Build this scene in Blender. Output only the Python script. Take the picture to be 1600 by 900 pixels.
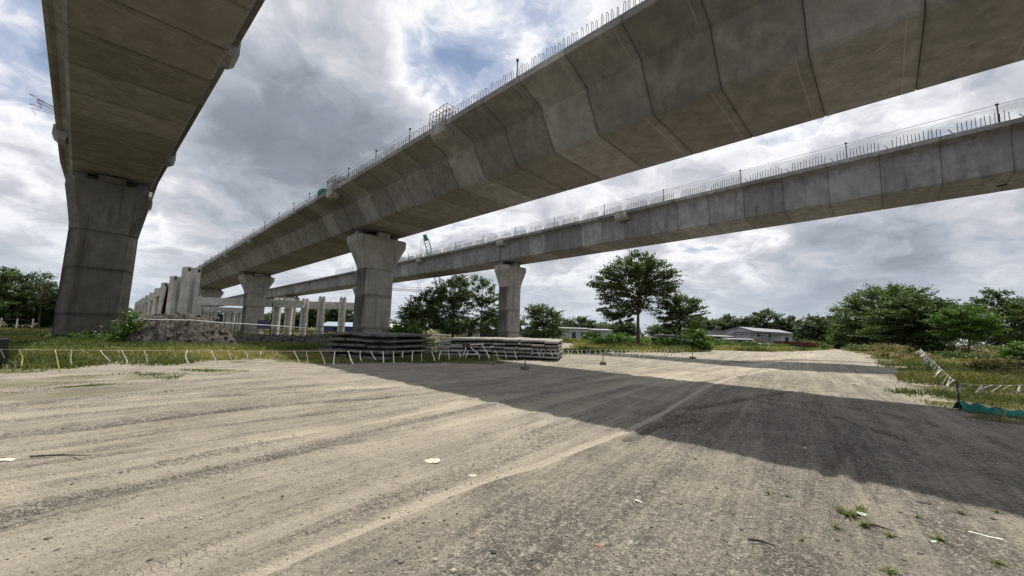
import bpy, math, random
import numpy as np
from mathutils import Matrix, Vector
R_ = math.radians
rng = np.random.default_rng(7); random.seed(7)
for o in list(bpy.data.objects): bpy.data.objects.remove(o)
scene = bpy.context.scene
col = scene.collection

# ------------------------------------------------------------------ camera
FPX, HC, RHO, CAMH = 603.0, 518.0, 0.030, 1.6
pitch = math.atan((HC-450)/FPX)
Fv = np.array([0, math.cos(pitch), math.sin(pitch)])
R0 = np.array([1.0, 0, 0]); U0 = np.array([0, -math.sin(pitch), math.cos(pitch)])
Xv = R0*math.cos(RHO)+U0*math.sin(RHO); Yv = -R0*math.sin(RHO)+U0*math.cos(RHO)
cam_d = bpy.data.cameras.new('camera'); cam = bpy.data.objects.new('camera', cam_d); col.objects.link(cam)
cam_d.sensor_width = 36.0; cam_d.lens = FPX/1600*36.0; cam_d.clip_start = 0.05; cam_d.clip_end = 5000
m = Matrix.Identity(4)
for i in range(3):
    m[i][0] = Xv[i]; m[i][1] = Yv[i]; m[i][2] = -Fv[i]
m[2][3] = CAMH
cam.matrix_world = m
scene.camera = cam
scene.render.resolution_x = 1024; scene.render.resolution_y = 576

def ray(x, y):
    d = Fv+Xv*(x-800)/FPX+Yv*(450-y)/FPX
    return d/np.linalg.norm(d)
def G(x, y, z=0.0):
    'the point of the level ground seen at a place of the photograph'
    d = ray(x, y); t = (z-CAMH)/d[2]
    return np.array([d[0]*t, d[1]*t, z])
def at(x, depth, z=0.0):
    'ground position at a bearing (photo column) and forward distance'
    d = ray(x, HC+RHO*(x-800)); return np.array([d[0]/d[1]*depth, depth, z])

# ------------------------------------------------------------------ node helpers
class NT:
    def __init__(self, tree): self.t = tree; self.n = tree.nodes; self.l = tree.links
    def node(self, typ, **kw):
        nd = self.n.new(typ)
        for k, v in kw.items(): setattr(nd, k, v)
        return nd
    def put(self, sock, v):
        if isinstance(v, bpy.types.NodeSocket): self.l.new(v, sock)
        elif v is not None:
            try: sock.default_value = v
            except Exception: sock.default_value = (*v, 1.0) if len(v) == 3 else v
    def math(self, op, a, b=None, c=None, clamp=False):
        nd = self.node('ShaderNodeMath', operation=op); nd.use_clamp = clamp
        for s, v in zip(nd.inputs, (a, b, c)): self.put(s, v)
        return nd.outputs[0]
    def vmath(self, op, a, b=None, out=0):
        nd = self.node('ShaderNodeVectorMath', operation=op)
        self.put(nd.inputs[0], a)
        if b is not None: self.put(nd.inputs[1], b)
        return nd.outputs[out]
    def map(self, v, a, b, c=0.0, d=1.0, smooth=True):
        nd = self.node('ShaderNodeMapRange', interpolation_type='SMOOTHSTEP' if smooth else 'LINEAR')
        for s, x in zip(nd.inputs, (v, a, b, c, d)): self.put(s, x)
        return nd.outputs[0]
    def noise(self, vec, scale, detail=4.0, rough=0.55, dist=0.0, out=0):
        nd = self.node('ShaderNodeTexNoise'); self.put(nd.inputs['Vector'], vec)
        nd.inputs['Scale'].default_value = scale; nd.inputs['Detail'].default_value = detail
        nd.inputs['Roughness'].default_value = rough; nd.inputs['Distortion'].default_value = dist
        return nd.outputs[out]
    def voro(self, vec, scale, feature='F1', out='Distance'):
        nd = self.node('ShaderNodeTexVoronoi', feature=feature); self.put(nd.inputs['Vector'], vec)
        nd.inputs['Scale'].default_value = scale
        return nd.outputs[out]
    def mix(self, f, a, b, blend='MIX'):
        nd = self.node('ShaderNodeMix', data_type='RGBA', blend_type=blend)
        self.put(nd.inputs[0], f); self.put(nd.inputs[6], a); self.put(nd.inputs[7], b)
        return nd.outputs[2]
    def ramp(self, v, stops):
        nd = self.node('ShaderNodeValToRGB'); self.put(nd.inputs[0], v)
        e = nd.color_ramp.elements
        while len(e) < len(stops): e.new(0.5)
        for el, (p, c) in zip(e, stops): el.position = p; el.color = (*c, 1) if len(c) == 3 else c
        return nd.outputs[0]
    def scale(self, v, s):
        nd = self.node('ShaderNodeMapping'); self.put(nd.inputs[0], v); nd.inputs[3].default_value = s
        return nd.outputs[0]
    def attr(self, name, out='Fac'):
        return self.node('ShaderNodeAttribute', attribute_name=name).outputs[out]
    def bump(self, h, strength, dist, normal=None):
        nd = self.node('ShaderNodeBump'); self.put(nd.inputs['Height'], h)
        nd.inputs['Strength'].default_value = strength; nd.inputs['Distance'].default_value = dist
        if normal is not None: self.l.new(normal, nd.inputs['Normal'])
        return nd.outputs[0]

# ------------------------------------------------------------------ sun, sky, exposure
DV = ray(170, 503); Dh = np.array([DV[0], DV[1], 0]); Dh /= np.linalg.norm(Dh)      # along the viaducts
Nv = np.array([Dh[1], -Dh[0], 0])                                                   # across them
SLOPE = -0.0044
SUN = 0.36*Nv+0.157*Dh+np.array([0, 0, 1.0]); SUN /= np.linalg.norm(SUN)
sun_d = bpy.data.lights.new('sun', 'SUN'); sun_d.energy = 4.8; sun_d.angle = R_(0.55); sun_d.color = (1.0, 0.93, 0.82)
sun = bpy.data.objects.new('sun', sun_d); col.objects.link(sun)
sun.rotation_euler = Vector(-SUN).to_track_quat('-Z', 'Y').to_euler()
sun.location = (0, 0, 60)
world = bpy.data.worlds.new('World'); scene.world = world; world.use_nodes = True
w = NT(world.node_tree); w.n.clear()
sky = w.node('ShaderNodeTexSky', sky_type='NISHITA'); sky.sun_disc = False
sky.sun_elevation = math.asin(SUN[2]); sky.sun_rotation = math.atan2(SUN[0], SUN[1])
tc = w.node('ShaderNodeTexCoord'); dirv = tc.outputs['Generated']
sx = w.node('ShaderNodeSeparateXYZ'); w.l.new(dirv, sx.inputs[0])
zz = w.math('MAXIMUM', sx.outputs[2], 0.0)
den = w.math('ADD', zz, 0.33)
cb = w.node('ShaderNodeCombineXYZ')
w.l.new(w.math('DIVIDE', sx.outputs[0], den), cb.inputs[0]); w.l.new(w.math('DIVIDE', sx.outputs[1], den), cb.inputs[1])
q = cb.outputs[0]
warp = w.vmath('SCALE', w.noise(q, 3.4, 4, 0.55, out=1), None); warp.node.inputs['Scale'].default_value = 0.30
qw = w.vmath('ADD', q, warp)
n1 = w.noise(qw, 2.1, 8, 0.50)
n2 = w.noise(qw, 5.2, 11, 0.55, 0.35)
def blob(px, py, r_in, r_out):
    c = ray(px, py)
    dt = w.vmath('DOT_PRODUCT', dirv, tuple(c), out=1)
    return w.map(dt, math.cos(R_(r_out)), math.cos(R_(r_in)))
def addw(terms, base):
    s = base
    for v, k in terms: s = w.math('MULTIPLY_ADD', v, k, s)
    return s
dens = addw([(blob(490, 150, 4, 17), 0.20), (blob(390, 290, 2, 13), 0.11), (blob(600, 250, 1, 11), 0.08),
             (blob(760, 10, 3, 16), -0.085), (blob(690, 130, 1, 9), -0.05), (blob(20, 40, 2, 15), -0.14), (blob(415, 30, 0, 6), -0.12),
             (blob(1150, 270, 3, 22), -0.06), (blob(1500, 400, 3, 20), 0.15), (blob(1250, 420, 2, 16), 0.11), (blob(150, 430, 1, 13), -0.05), (blob(20, 290, 2, 10), 0.07), (blob(900, 440, 2, 12), 0.02)],
            w.math('MULTIPLY_ADD', w.math('SUBTRACT', n2, 0.5), 0.58, w.math('MULTIPLY_ADD', w.math('SUBTRACT', n1, 0.5), 0.70, 0.455)))
cloud = w.ramp(dens, [(0.22, (3.0, 3.9, 5.9)), (0.31, (5.0, 5.7, 7.2)), (0.39, (9.9, 10.0, 10.2)), (0.43, (8.8, 9.0, 9.4)), (0.51, (6.4, 6.5, 7.1)), (0.62, (4.4, 4.85, 5.55)), (0.76, (2.9, 3.2, 3.8)), (1.0, (2.2, 2.45, 2.9))])
skc = w.mix(w.map(dens, 0.12, 0.30), sky.outputs[0], cloud)
skc = w.mix(w.map(zz, 0.0, 0.20, 0.8, 0.0), skc, (5.4, 6.1, 6.9))
bg = w.node('ShaderNodeBackground'); bg.inputs[1].default_value = 0.1
w.l.new(skc, bg.inputs[0])
wo = w.node('ShaderNodeOutputWorld'); w.l.new(bg.outputs[0], wo.inputs[0])
scene.view_settings.view_transform = 'Standard'; scene.view_settings.look = 'None'
scene.view_settings.exposure = 0.0; scene.view_settings.gamma = 1.0; scene.view_settings.use_curve_mapping = False

# ------------------------------------------------------------------ object helpers
def tag(o, label=None, cat=None, group=None, kind=None):
    if label: o['label'] = label
    if cat: o['category'] = cat
    if group: o['group'] = group
    if kind: o['kind'] = kind
    return o
def thing(name, label, cat, loc=(0, 0, 0), rz=0.0, group=None):
    o = bpy.data.objects.new(name, None); col.objects.link(o); o.location = loc; o.rotation_euler = (0, 0, rz)
    o.empty_display_size = 0.3
    return tag(o, label, cat, group)
def link(o, parent=None):
    col.objects.link(o)
    if parent is not None: o.parent = parent
    return o
def mesh(name, v, f, mat=None, parent=None, smooth=False, loc=None, uv=None, attrs=None):
    me = bpy.data.meshes.new(name); v = np.asarray(v, float)
    me.from_pydata(v.tolist(), [], f if isinstance(f, list) else f.tolist()); me.update()
    if smooth: me.polygons.foreach_set('use_smooth', [True]*len(me.polygons))
    if uv is not None:
        ul = me.uv_layers.new(name='uv'); li = np.empty(len(me.loops), np.int32); me.loops.foreach_get('vertex_index', li)
        ul.data.foreach_set('uv', np.asarray(uv, float)[li].ravel())
    for k, a in (attrs or {}).items():
        at_ = me.attributes.new(k, 'FLOAT', 'POINT'); at_.data.foreach_set('value', np.asarray(a, np.float32))
    if mat: me.materials.append(mat)
    o = bpy.data.objects.new(name, me); link(o, parent)
    if loc is not None: o.location = loc
    return o
def fast_mesh(name, v, f, mat, parent=None, attrs=None, smooth=False):
    'numpy mesh of faces that all have the same number of corners'
    me = bpy.data.meshes.new(name); k = f.shape[1]
    me.vertices.add(len(v)); me.vertices.foreach_set('co', np.asarray(v, np.float32).ravel())
    me.loops.add(f.size); me.loops.foreach_set('vertex_index', f.astype(np.int32).ravel())
    me.polygons.add(len(f)); me.polygons.foreach_set('loop_start', np.arange(0, f.size, k, dtype=np.int32))
    me.polygons.foreach_set('loop_total', np.full(len(f), k, np.int32))
    if smooth: me.polygons.foreach_set('use_smooth', np.ones(len(f), bool))
    me.update(calc_edges=True); me.validate()
    for kk, a in (attrs or {}).items():
        at_ = me.attributes.new(kk, 'FLOAT', 'POINT'); at_.data.foreach_set('value', np.asarray(a, np.float32))
    me.materials.append(mat)
    return link(bpy.data.objects.new(name, me), parent)
class MB:
    'collects shapes for ONE mesh'
    def __init__(self): self.v = []; self.f = []
    def add(self, v, f):
        b = len(self.v); self.v += [tuple(p) for p in v]; self.f += [tuple(b+i for i in q_) for q_ in f]; return self
    def box(self, c, s, rz=0.0, bev=0.0, tilt=None):
        hx, hy, hz = s[0]/2, s[1]/2, s[2]/2
        if bev <= 0:
            p = [(-hx,-hy,-hz),(hx,-hy,-hz),(hx,hy,-hz),(-hx,hy,-hz),(-hx,-hy,hz),(hx,-hy,hz),(hx,hy,hz),(-hx,hy,hz)]
            f = [(3,2,1,0),(4,5,6,7),(0,1,5,4),(1,2,6,5),(2,3,7,6),(3,0,4,7)]
        else:
            p = []
            for z, b in ((-hz, bev), (-hz+bev, 0), (hz-bev, 0), (hz, bev)):
                x, y, c_ = hx-b, hy-b, bev
                p += [(-x+c_,-y,z),(x-c_,-y,z),(x,-y+c_,z),(x,y-c_,z),(x-c_,y,z),(-x+c_,y,z),(-x,y-c_,z),(-x,-y+c_,z)]
            f = [tuple(range(7,-1,-1)), tuple(range(24,32))]
            for r in range(3):
                for i in range(8):
                    j = (i+1) % 8; f.append((r*8+i, r*8+j, r*8+8+j, r*8+8+i))
        M = Matrix.Rotation(rz, 3, 'Z')
        if tilt is not None: M = M @ Matrix.Rotation(tilt[1], 3, 'Y') @ Matrix.Rotation(tilt[0], 3, 'X')
        return self.add([tuple(M @ Vector(a)+Vector(c)) for a in p], f)
    def tube(self, pts, r, n=6, cap=True):
        pts = [np.asarray(p, float) for p in pts]; k = len(pts)
        rr = [r]*k if np.isscalar(r) else list(r)
        v = []; prev = None
        for i, p in enumerate(pts):
            t = pts[min(i+1, k-1)]-pts[max(i-1, 0)]; t = t/(np.linalg.norm(t)+1e-9)
            a = prev if prev is not None else (np.array([0, 0, 1.0]) if abs(t[2]) < 0.9 else np.array([1.0, 0, 0]))
            u = a-t*(a@t); u /= np.linalg.norm(u)+1e-9; prev = u; w_ = np.cross(t, u)
            for j in range(n):
                an = 2*math.pi*j/n; v.append(p+rr[i]*(math.cos(an)*u+math.sin(an)*w_))
        f = []
        for i in range(k-1):
            for j in range(n):
                j2 = (j+1) % n; f.append((i*n+j, i*n+j2, (i+1)*n+j2, (i+1)*n+j))
        if cap: f += [tuple(range(n-1, -1, -1)), tuple((k-1)*n+j for j in range(n))]
        return self.add(v, f)
    def loft(self, rings, cap=True):
        n = len(rings[0]); v = [p for r in rings for p in r]; f = []
        for i in range(len(rings)-1):
            for j in range(n):
                j2 = (j+1) % n; f.append((i*n+j, i*n+j2, (i+1)*n+j2, (i+1)*n+j))
        if cap: f += [tuple(range(n-1, -1, -1)), tuple((len(rings)-1)*n+j for j in range(n))]
        return self.add(v, f)
    def build(self, name, mat, parent=None, smooth=False, loc=None):
        return mesh(name, self.v, self.f, mat, parent, smooth, loc)

# ------------------------------------------------------------------ materials
def new_mat(name):
    mt = bpy.data.materials.new(name); mt.use_nodes = True; t = NT(mt.node_tree)
    b = t.n['Principled BSDF']; return mt, t, b
def simple(name, c, rough=0.7, metal=0.0, var=0.25, scale=6.0, bump=0.0):
    mt, t, b = new_mat(name)
    p = t.node('ShaderNodeTexCoord').outputs['Object']
    nz = t.noise(p, scale, 5, 0.6)
    lo = tuple(x*(1-var) for x in c); hi = tuple(min(1, x*(1+var)) for x in c)
    t.l.new(t.mix(t.map(nz, 0.3, 0.7), lo, hi), b.inputs['Base Color'])
    b.inputs['Roughness'].default_value = rough; b.inputs['Metallic'].default_value = metal
    b.inputs['Specular IOR Level'].default_value = 0.3
    if bump: t.l.new(t.bump(nz, 0.4, bump), b.inputs['Normal'])
    return mt
def concrete(name, base, darkening=0.5, seg=None, streak=0.5, warm=(1, 1, 1), joint=1.0):
    'cast concrete: cloudy tone, run-off streaks, blotches, pinholes; segment joints when seg is given (uv.x in metres)'
    mt, t, b = new_mat(name)
    pos = t.node('ShaderNodeNewGeometry').outputs['Position']
    big = t.noise(pos, 0.35, 5, 0.6, 0.3); mid = t.noise(pos, 1.7, 6, 0.62, 0.4); fine = t.noise(pos, 22.0, 4, 0.6)
    st = t.noise(t.scale(pos, (2.6, 2.6, 0.16)), 1.0, 5, 0.6)
    c0 = tuple(x*0.72*k for x, k in zip(base, warm)); c1 = tuple(x*1.15 for x in base)
    cc = t.mix(t.map(mid, 0.30, 0.70), c0, c1)
    cc = t.mix(t.math('MULTIPLY', t.map(big, 0.38, 0.66), 0.55), cc, tuple(x*0.62 for x in base))
    cc = t.mix(t.math('MULTIPLY', t.map(st, 0.50, 0.72), streak), cc, tuple(x*0.38 for x in base))
    cc = t.mix(t.math('MULTIPLY', t.map(st, 0.42, 0.30), streak*0.35), cc, tuple(min(1, x*1.6) for x in base))
    blot = t.noise(pos, 0.9, 7, 0.72, 1.2)
    cc = t.mix(t.math('MULTIPLY', t.map(blot, 0.58, 0.66), darkening), cc, tuple(x*0.40 for x in base))
    cc = t.mix(t.math('MULTIPLY', t.map(fine, 0.35, 0.7), 0.22), cc, tuple(x*0.5 for x in base))
    h = t.math('ADD', t.math('MULTIPLY', mid, 0.5), t.math('MULTIPLY', fine, 0.25))
    if seg:
        uvn = t.node('ShaderNodeUVMap', uv_map='uv'); sp = t.node('ShaderNodeSeparateXYZ'); t.l.new(uvn.outputs[0], sp.inputs[0])
        wn = t.node('ShaderNodeTexWhiteNoise', noise_dimensions='1D'); t.l.new(t.math('FLOOR', sp.outputs[0]), wn.inputs['W'])
        cc = t.mix(1.0, cc, t.ramp(wn.outputs[0], [(0.0, (0.72, 0.71, 0.70)), (1.0, (1.16, 1.17, 1.20))]), 'MULTIPLY')
        fr = t.math('FRACT', sp.outputs[0])
        edge = t.math('MINIMUM', fr, t.math('SUBTRACT', 1.0, fr))
        edge = t.math('ADD', edge, t.math('MULTIPLY', t.math('SUBTRACT', mid, 0.5), 0.03))
        cc = t.mix(t.math('MULTIPLY', t.map(edge, 0.009, 0.004), 0.60*joint), cc, tuple(x*0.15 for x in base))
        cc = t.mix(t.math('MULTIPLY', t.map(edge, 0.07, 0.012), t.math('MULTIPLY', blot, 0.7*joint)), cc, tuple(x*0.35 for x in base))
        # formwork strip beside each joint
        nz_ = t.node('ShaderNodeSeparateXYZ'); t.l.new(t.node('ShaderNodeNewGeometry').outputs['True Normal'], nz_.inputs[0])
        cc = t.mix(t.math('MULTIPLY', t.map(nz_.outputs[2], -0.8, -0.95), 0.12), cc, tuple(x*k for x, k in zip(base, (0.80, 0.70, 0.52))))  # undersides tinted warm: light bounced off the ground, put into the colour
        strip = t.math('MULTIPLY', t.map(nz_.outputs[2], -0.8, -0.95), t.math('MULTIPLY', t.map(t.math('ABSOLUTE', t.math('SUBTRACT', fr, 0.145)), 0.012, 0.004), 0.4))
        cc = t.mix(strip, cc, tuple(min(1, x*1.45) for x in base))
        h = t.math('ADD', h, t.math('MULTIPLY', t.map(edge, 0.016, 0.0), -1.6))
    else:
        sn = t.attr('darkening'); jn = t.attr('joint')
        cc = t.mix(t.math('MULTIPLY', t.map(sn, 0.25, 0.85), t.map(st, 0.30, 0.55, 0.5, 0.95)), cc, tuple(x*0.16 for x in base))  # piers only: darker where the left-face mask is high
        cc = t.mix(t.math('MULTIPLY', jn, t.map(mid, 0.35, 0.6, 0.25, 0.85)), cc, tuple(x*0.30 for x in base))
    t.l.new(cc, b.inputs['Base Color']); b.inputs['Roughness'].default_value = 0.88
    b.inputs['Specular IOR Level'].default_value = 0.25
    t.l.new(t.bump(h, 0.35, 0.03), b.inputs['Normal'])
    return mt
def leaf_mat(name, dark, light, dry=None):
    mt, t, b = new_mat(name)
    a = t.attr('tint')
    stops = [(0.0, dark), (0.75, light)]
    if dry: stops.append((1.0, dry))
    c = t.ramp(a, stops)
    t.l.new(c, b.inputs['Base Color']); b.inputs['Roughness'].default_value = 0.55; b.inputs['Specular IOR Level'].default_value = 0.35
    tr = t.node('ShaderNodeBsdfTranslucent'); t.l.new(t.mix(1.0, c, (1.3, 1.5, 0.6), 'MULTIPLY'), tr.inputs[0])
    mx = t.node('ShaderNodeMixShader'); mx.inputs[0].default_value = 0.32
    t.l.new(b.outputs[0], mx.inputs[1]); t.l.new(tr.outputs[0], mx.inputs[2]); t.l.new(mx.outputs[0], t.n['Material Output'].inputs[0])
    return mt
M = {}
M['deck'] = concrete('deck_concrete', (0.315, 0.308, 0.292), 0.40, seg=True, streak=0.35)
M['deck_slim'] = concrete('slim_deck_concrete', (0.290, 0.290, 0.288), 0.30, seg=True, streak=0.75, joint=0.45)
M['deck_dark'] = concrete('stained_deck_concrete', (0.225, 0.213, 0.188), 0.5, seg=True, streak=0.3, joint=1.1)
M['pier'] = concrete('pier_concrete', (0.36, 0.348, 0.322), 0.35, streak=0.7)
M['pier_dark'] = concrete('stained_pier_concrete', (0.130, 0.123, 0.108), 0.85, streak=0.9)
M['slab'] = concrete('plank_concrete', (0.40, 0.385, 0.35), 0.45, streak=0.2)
M['slab_dark'] = concrete('dark_plank_concrete', (0.17, 0.163, 0.152), 0.5, streak=0.2)  # darker copy of the plank concrete
M['precast'] = concrete('pale_precast_concrete', (0.64, 0.63, 0.605), 0.15, streak=0.3)
M['dark'] = simple('dark_gap', (0.02, 0.02, 0.02), 0.95)
M['rebar'] = simple('rusty_rebar', (0.10, 0.085, 0.075), 0.7, 0.3)
M['steel'] = simple('dull_steel', (0.16, 0.165, 0.17), 0.55, 0.4)
M['darksteel'] = simple('dark_painted_steel', (0.03, 0.032, 0.035), 0.6, 0.2)
M['white'] = simple('white_plastic', (0.80, 0.80, 0.77), 0.6, 0, 0.12, 20)
M['whiteold'] = simple('dirty_white_tape', (0.68, 0.68, 0.63), 0.7, 0, 0.25, 25)
M['yellow'] = simple('yellowed_tape', (0.68, 0.66, 0.28), 0.7, 0, 0.25, 25)
M['green'] = simple('green_net_fabric', (0.02, 0.17, 0.14), 0.8, 0, 0.35, 9, 0.02)
M['greenpaint'] = simple('green_crane_paint', (0.02, 0.13, 0.10), 0.5, 0.1)
M['red'] = simple('faded_red_paint', (0.11, 0.026, 0.024), 0.7, 0, 0.5, 2)
M['maroon'] = simple('maroon_steel', (0.07, 0.008, 0.012), 0.6, 0, 0.3, 2)
M['blue'] = simple('blue_tarp', (0.05, 0.09, 0.25), 0.6, 0, 0.3, 2)
M['purple'] = simple('purple_cloth_sign', (0.10, 0.08, 0.20), 0.8, 0, 0.3, 3)
M['bark'] = simple('tree_bark', (0.085, 0.068, 0.05), 0.9, 0, 0.45, 5, 0.03)
M['wood'] = simple('dark_wood', (0.06, 0.05, 0.045), 0.9, 0, 0.3, 9)
M['glass'] = simple('dark_glass', (0.02, 0.025, 0.03), 0.12, 0, 0.1)
M['rubber'] = simple('tyre_rubber', (0.025, 0.025, 0.025), 0.9)
M['leaf'] = leaf_mat('tree_leaves', (0.028, 0.050, 0.014), (0.095, 0.140, 0.036))
M['leaf_dark'] = leaf_mat('dark_tree_leaves', (0.020, 0.037, 0.012), (0.070, 0.105, 0.030))
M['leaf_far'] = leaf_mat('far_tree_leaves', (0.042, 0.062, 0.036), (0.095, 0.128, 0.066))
M['leaf_light'] = leaf_mat('light_tree_leaves', (0.035, 0.075, 0.015), (0.095, 0.17, 0.030))
M['grass'] = leaf_mat('grass_blades', (0.060, 0.084, 0.020), (0.20, 0.205, 0.062), (0.36, 0.30, 0.15))
M['grassdry'] = leaf_mat('dry_grass_blades', (0.058, 0.080, 0.022), (0.20, 0.185, 0.070), (0.38, 0.30, 0.18))
def sheet_metal(name, c):
    mt, t, b = new_mat(name)
    p = t.node('ShaderNodeTexCoord').outputs['Object']
    wv = t.node('ShaderNodeTexWave'); t.l.new(p, wv.inputs[0]); wv.inputs['Scale'].default_value = 1.6
    nz = t.noise(p, 0.8, 6, 0.7)
    t.l.new(t.mix(t.map(nz, 0.45, 0.75), c, (c[0]*0.55, c[1]*0.47, c[2]*0.42)), b.inputs['Base Color'])
    b.inputs['Roughness'].default_value = 0.45; b.inputs['Metallic'].default_value = 0.25
    t.l.new(t.bump(wv.outputs[1], 0.5, 0.05), b.inputs['Normal'])
    return mt
M['sheet'] = sheet_metal('grey_sheet_metal', (0.30, 0.32, 0.35))
M['roof'] = sheet_metal('pale_sheet_roof', (0.27, 0.29, 0.315))
M['roofblue'] = sheet_metal('blue_grey_sheet_roof', (0.32, 0.40, 0.50))
M['wallpaint'] = simple('off_white_wall', (0.34, 0.36, 0.38), 0.8, 0, 0.18, 0.8)
def net_mat():
    mt, t, b = new_mat('translucent_safety_net')
    p = t.node('ShaderNodeNewGeometry').outputs['Position']
    b.inputs['Base Color'].default_value = (0.50, 0.58, 0.56, 1); b.inputs['Roughness'].default_value = 0.8
    tr = t.node('ShaderNodeBsdfTransparent'); mx = t.node('ShaderNodeMixShader')
    f = t.map(t.noise(p, 2.0, 4, 0.6), 0.3, 0.7, 0.25, 0.45)
    t.l.new(f, mx.inputs[0]); t.l.new(tr.outputs[0], mx.inputs[1]); t.l.new(b.outputs[0], mx.inputs[2])
    t.l.new(mx.outputs[0], t.n['Material Output'].inputs[0]); return mt
M['net'] = net_mat()

# ------------------------------------------------------------------ ground
def smooth(a, b, x):
    t = np.clip((x-a)/(b-a), 0, 1); return t*t*(3-2*t)
def vnoise(x, y, seed=0):
    'cheap value noise, numpy'
    xi = np.floor(x).astype(np.int64); yi = np.floor(y).astype(np.int64); fx = x-xi; fy = y-yi
    def h(a, b):
        n = (a*374761393+b*668265263+seed*974634211) & 0xffffffff
        n = ((n ^ (n >> 13))*1274126177) & 0xffffffff
        return ((n ^ (n >> 16)) & 0xffff)/65535.0
    u = fx*fx*(3-2*fx); v = fy*fy*(3-2*fy)
    return (h(xi, yi)*(1-u)+h(xi+1, yi)*u)*(1-v)+(h(xi, yi+1)*(1-u)+h(xi+1, yi+1)*u)*v
def fbm(x, y, seed=0, o=4):
    s = 0; a = 0.5; t = 0
    for i in range(o): s = s+a*vnoise(x*2**i, y*2**i, seed+i*17); t += a; a *= 0.5
    return s/t
def poly_px(pts): return np.array([G(x, y)[:2] for x, y in pts])
def pip(px, py, poly):
    inside = np.zeros(px.shape, bool); n = len(poly); j = n-1
    for i in range(n):
        xi, yi = poly[i]; xj, yj = poly[j]
        c = ((yi > py) != (yj > py)) & (px < (xj-xi)*(py-yi)/(yj-yi+1e-12)+xi)
        inside ^= c; j = i
    return inside
def seg_dist(px, py, pl):
    'distance to a polyline, and arc length there'
    best = np.full(px.shape, 1e9); arc = np.zeros(px.shape); L = 0.0
    for a, b in zip(pl[:-1], pl[1:]):
        d = b-a; l2 = d@d; t = np.clip(((px-a[0])*d[0]+(py-a[1])*d[1])/l2, 0, 1)
        dd = np.hypot(px-a[0]-t*d[0], py-a[1]-t*d[1]); k = dd < best
        best = np.where(k, dd, best); arc = np.where(k, L+t*math.sqrt(l2), arc); L += math.sqrt(l2)
    return best, arc
GRASS_L = poly_px([(-120, 584), (0, 578), (60, 580), (110, 572), (200, 568), (300, 566), (400, 561), (440, 565), (520, 566), (600, 566), (660, 563), (690, 560), (660, 540), (600, 526), (400, 524), (240, 518), (-120, 506)])
GRASS_M = poly_px([(640, 566), (700, 566), (760, 567), (800, 562), (850, 557), (930, 553), (900, 545), (700, 540), (640, 545)])
GRASS_T = np.array([G(x, y)[:2] for x, y in [(905, 551), (1000, 550), (1060, 551), (1110, 547.5), (1200, 549.5), (1265, 548), (1305, 544.5), (1330, 541), (900, 531)]])
GRASS_R = poly_px([(1318, 544.5), (1330, 549), (1380, 556), (1415, 570), (1410, 590), (1440, 604), (1470, 612), (1478, 628), (1500, 641), (1600, 660), (1760, 676), (1760, 570), (1500, 548)])
def gz(x, y):
    'gentle lie of the land'
    x = np.asarray(x, float); y = np.asarray(y, float)
    s = x*Dh[0]+y*Dh[1]; n = x*Nv[0]+y*Nv[1]
    bank = 0.32*smooth(19.5, 25.5, s)*smooth(8.5, 2.0, n)*smooth(70, 45, s)
    roll = 0.10*(fbm(x*0.11, y*0.11, 3, 3)-0.5)*smooth(9, 20, np.hypot(x, y))
    right = 0.25*smooth(14.5, 20, x)*smooth(9, 12, y)*smooth(40, 25, y)
    return bank+roll+right
def axis(lo, hi, fine_lo, fine_hi, h, grow):
    a = list(np.arange(fine_lo, fine_hi, h)); st = h
    while a[-1] < hi: st = min(st*grow, 60); a.append(a[-1]+st)
    st = h; b = []; p = fine_lo
    while p > lo: st = min(st*grow, 60); p -= st; b.append(p)
    return np.array(b[::-1]+a)
gx = axis(-1500, 1500, -5.0, 6.0, 0.04, 1.022); gy = axis(-60, 2200, 1.7, 8.0, 0.04, 1.018)
X, Y = np.meshgrid(gx, gy); x = X.ravel(); y = Y.ravel()
z = gz(x, y)
tdir = np.array([math.sin(R_(36)), math.cos(R_(36))])
ua = x*tdir[0]+y*tdir[1]; va = x*tdir[1]-y*tdir[0]
dist = np.hypot(x, y)
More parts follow.
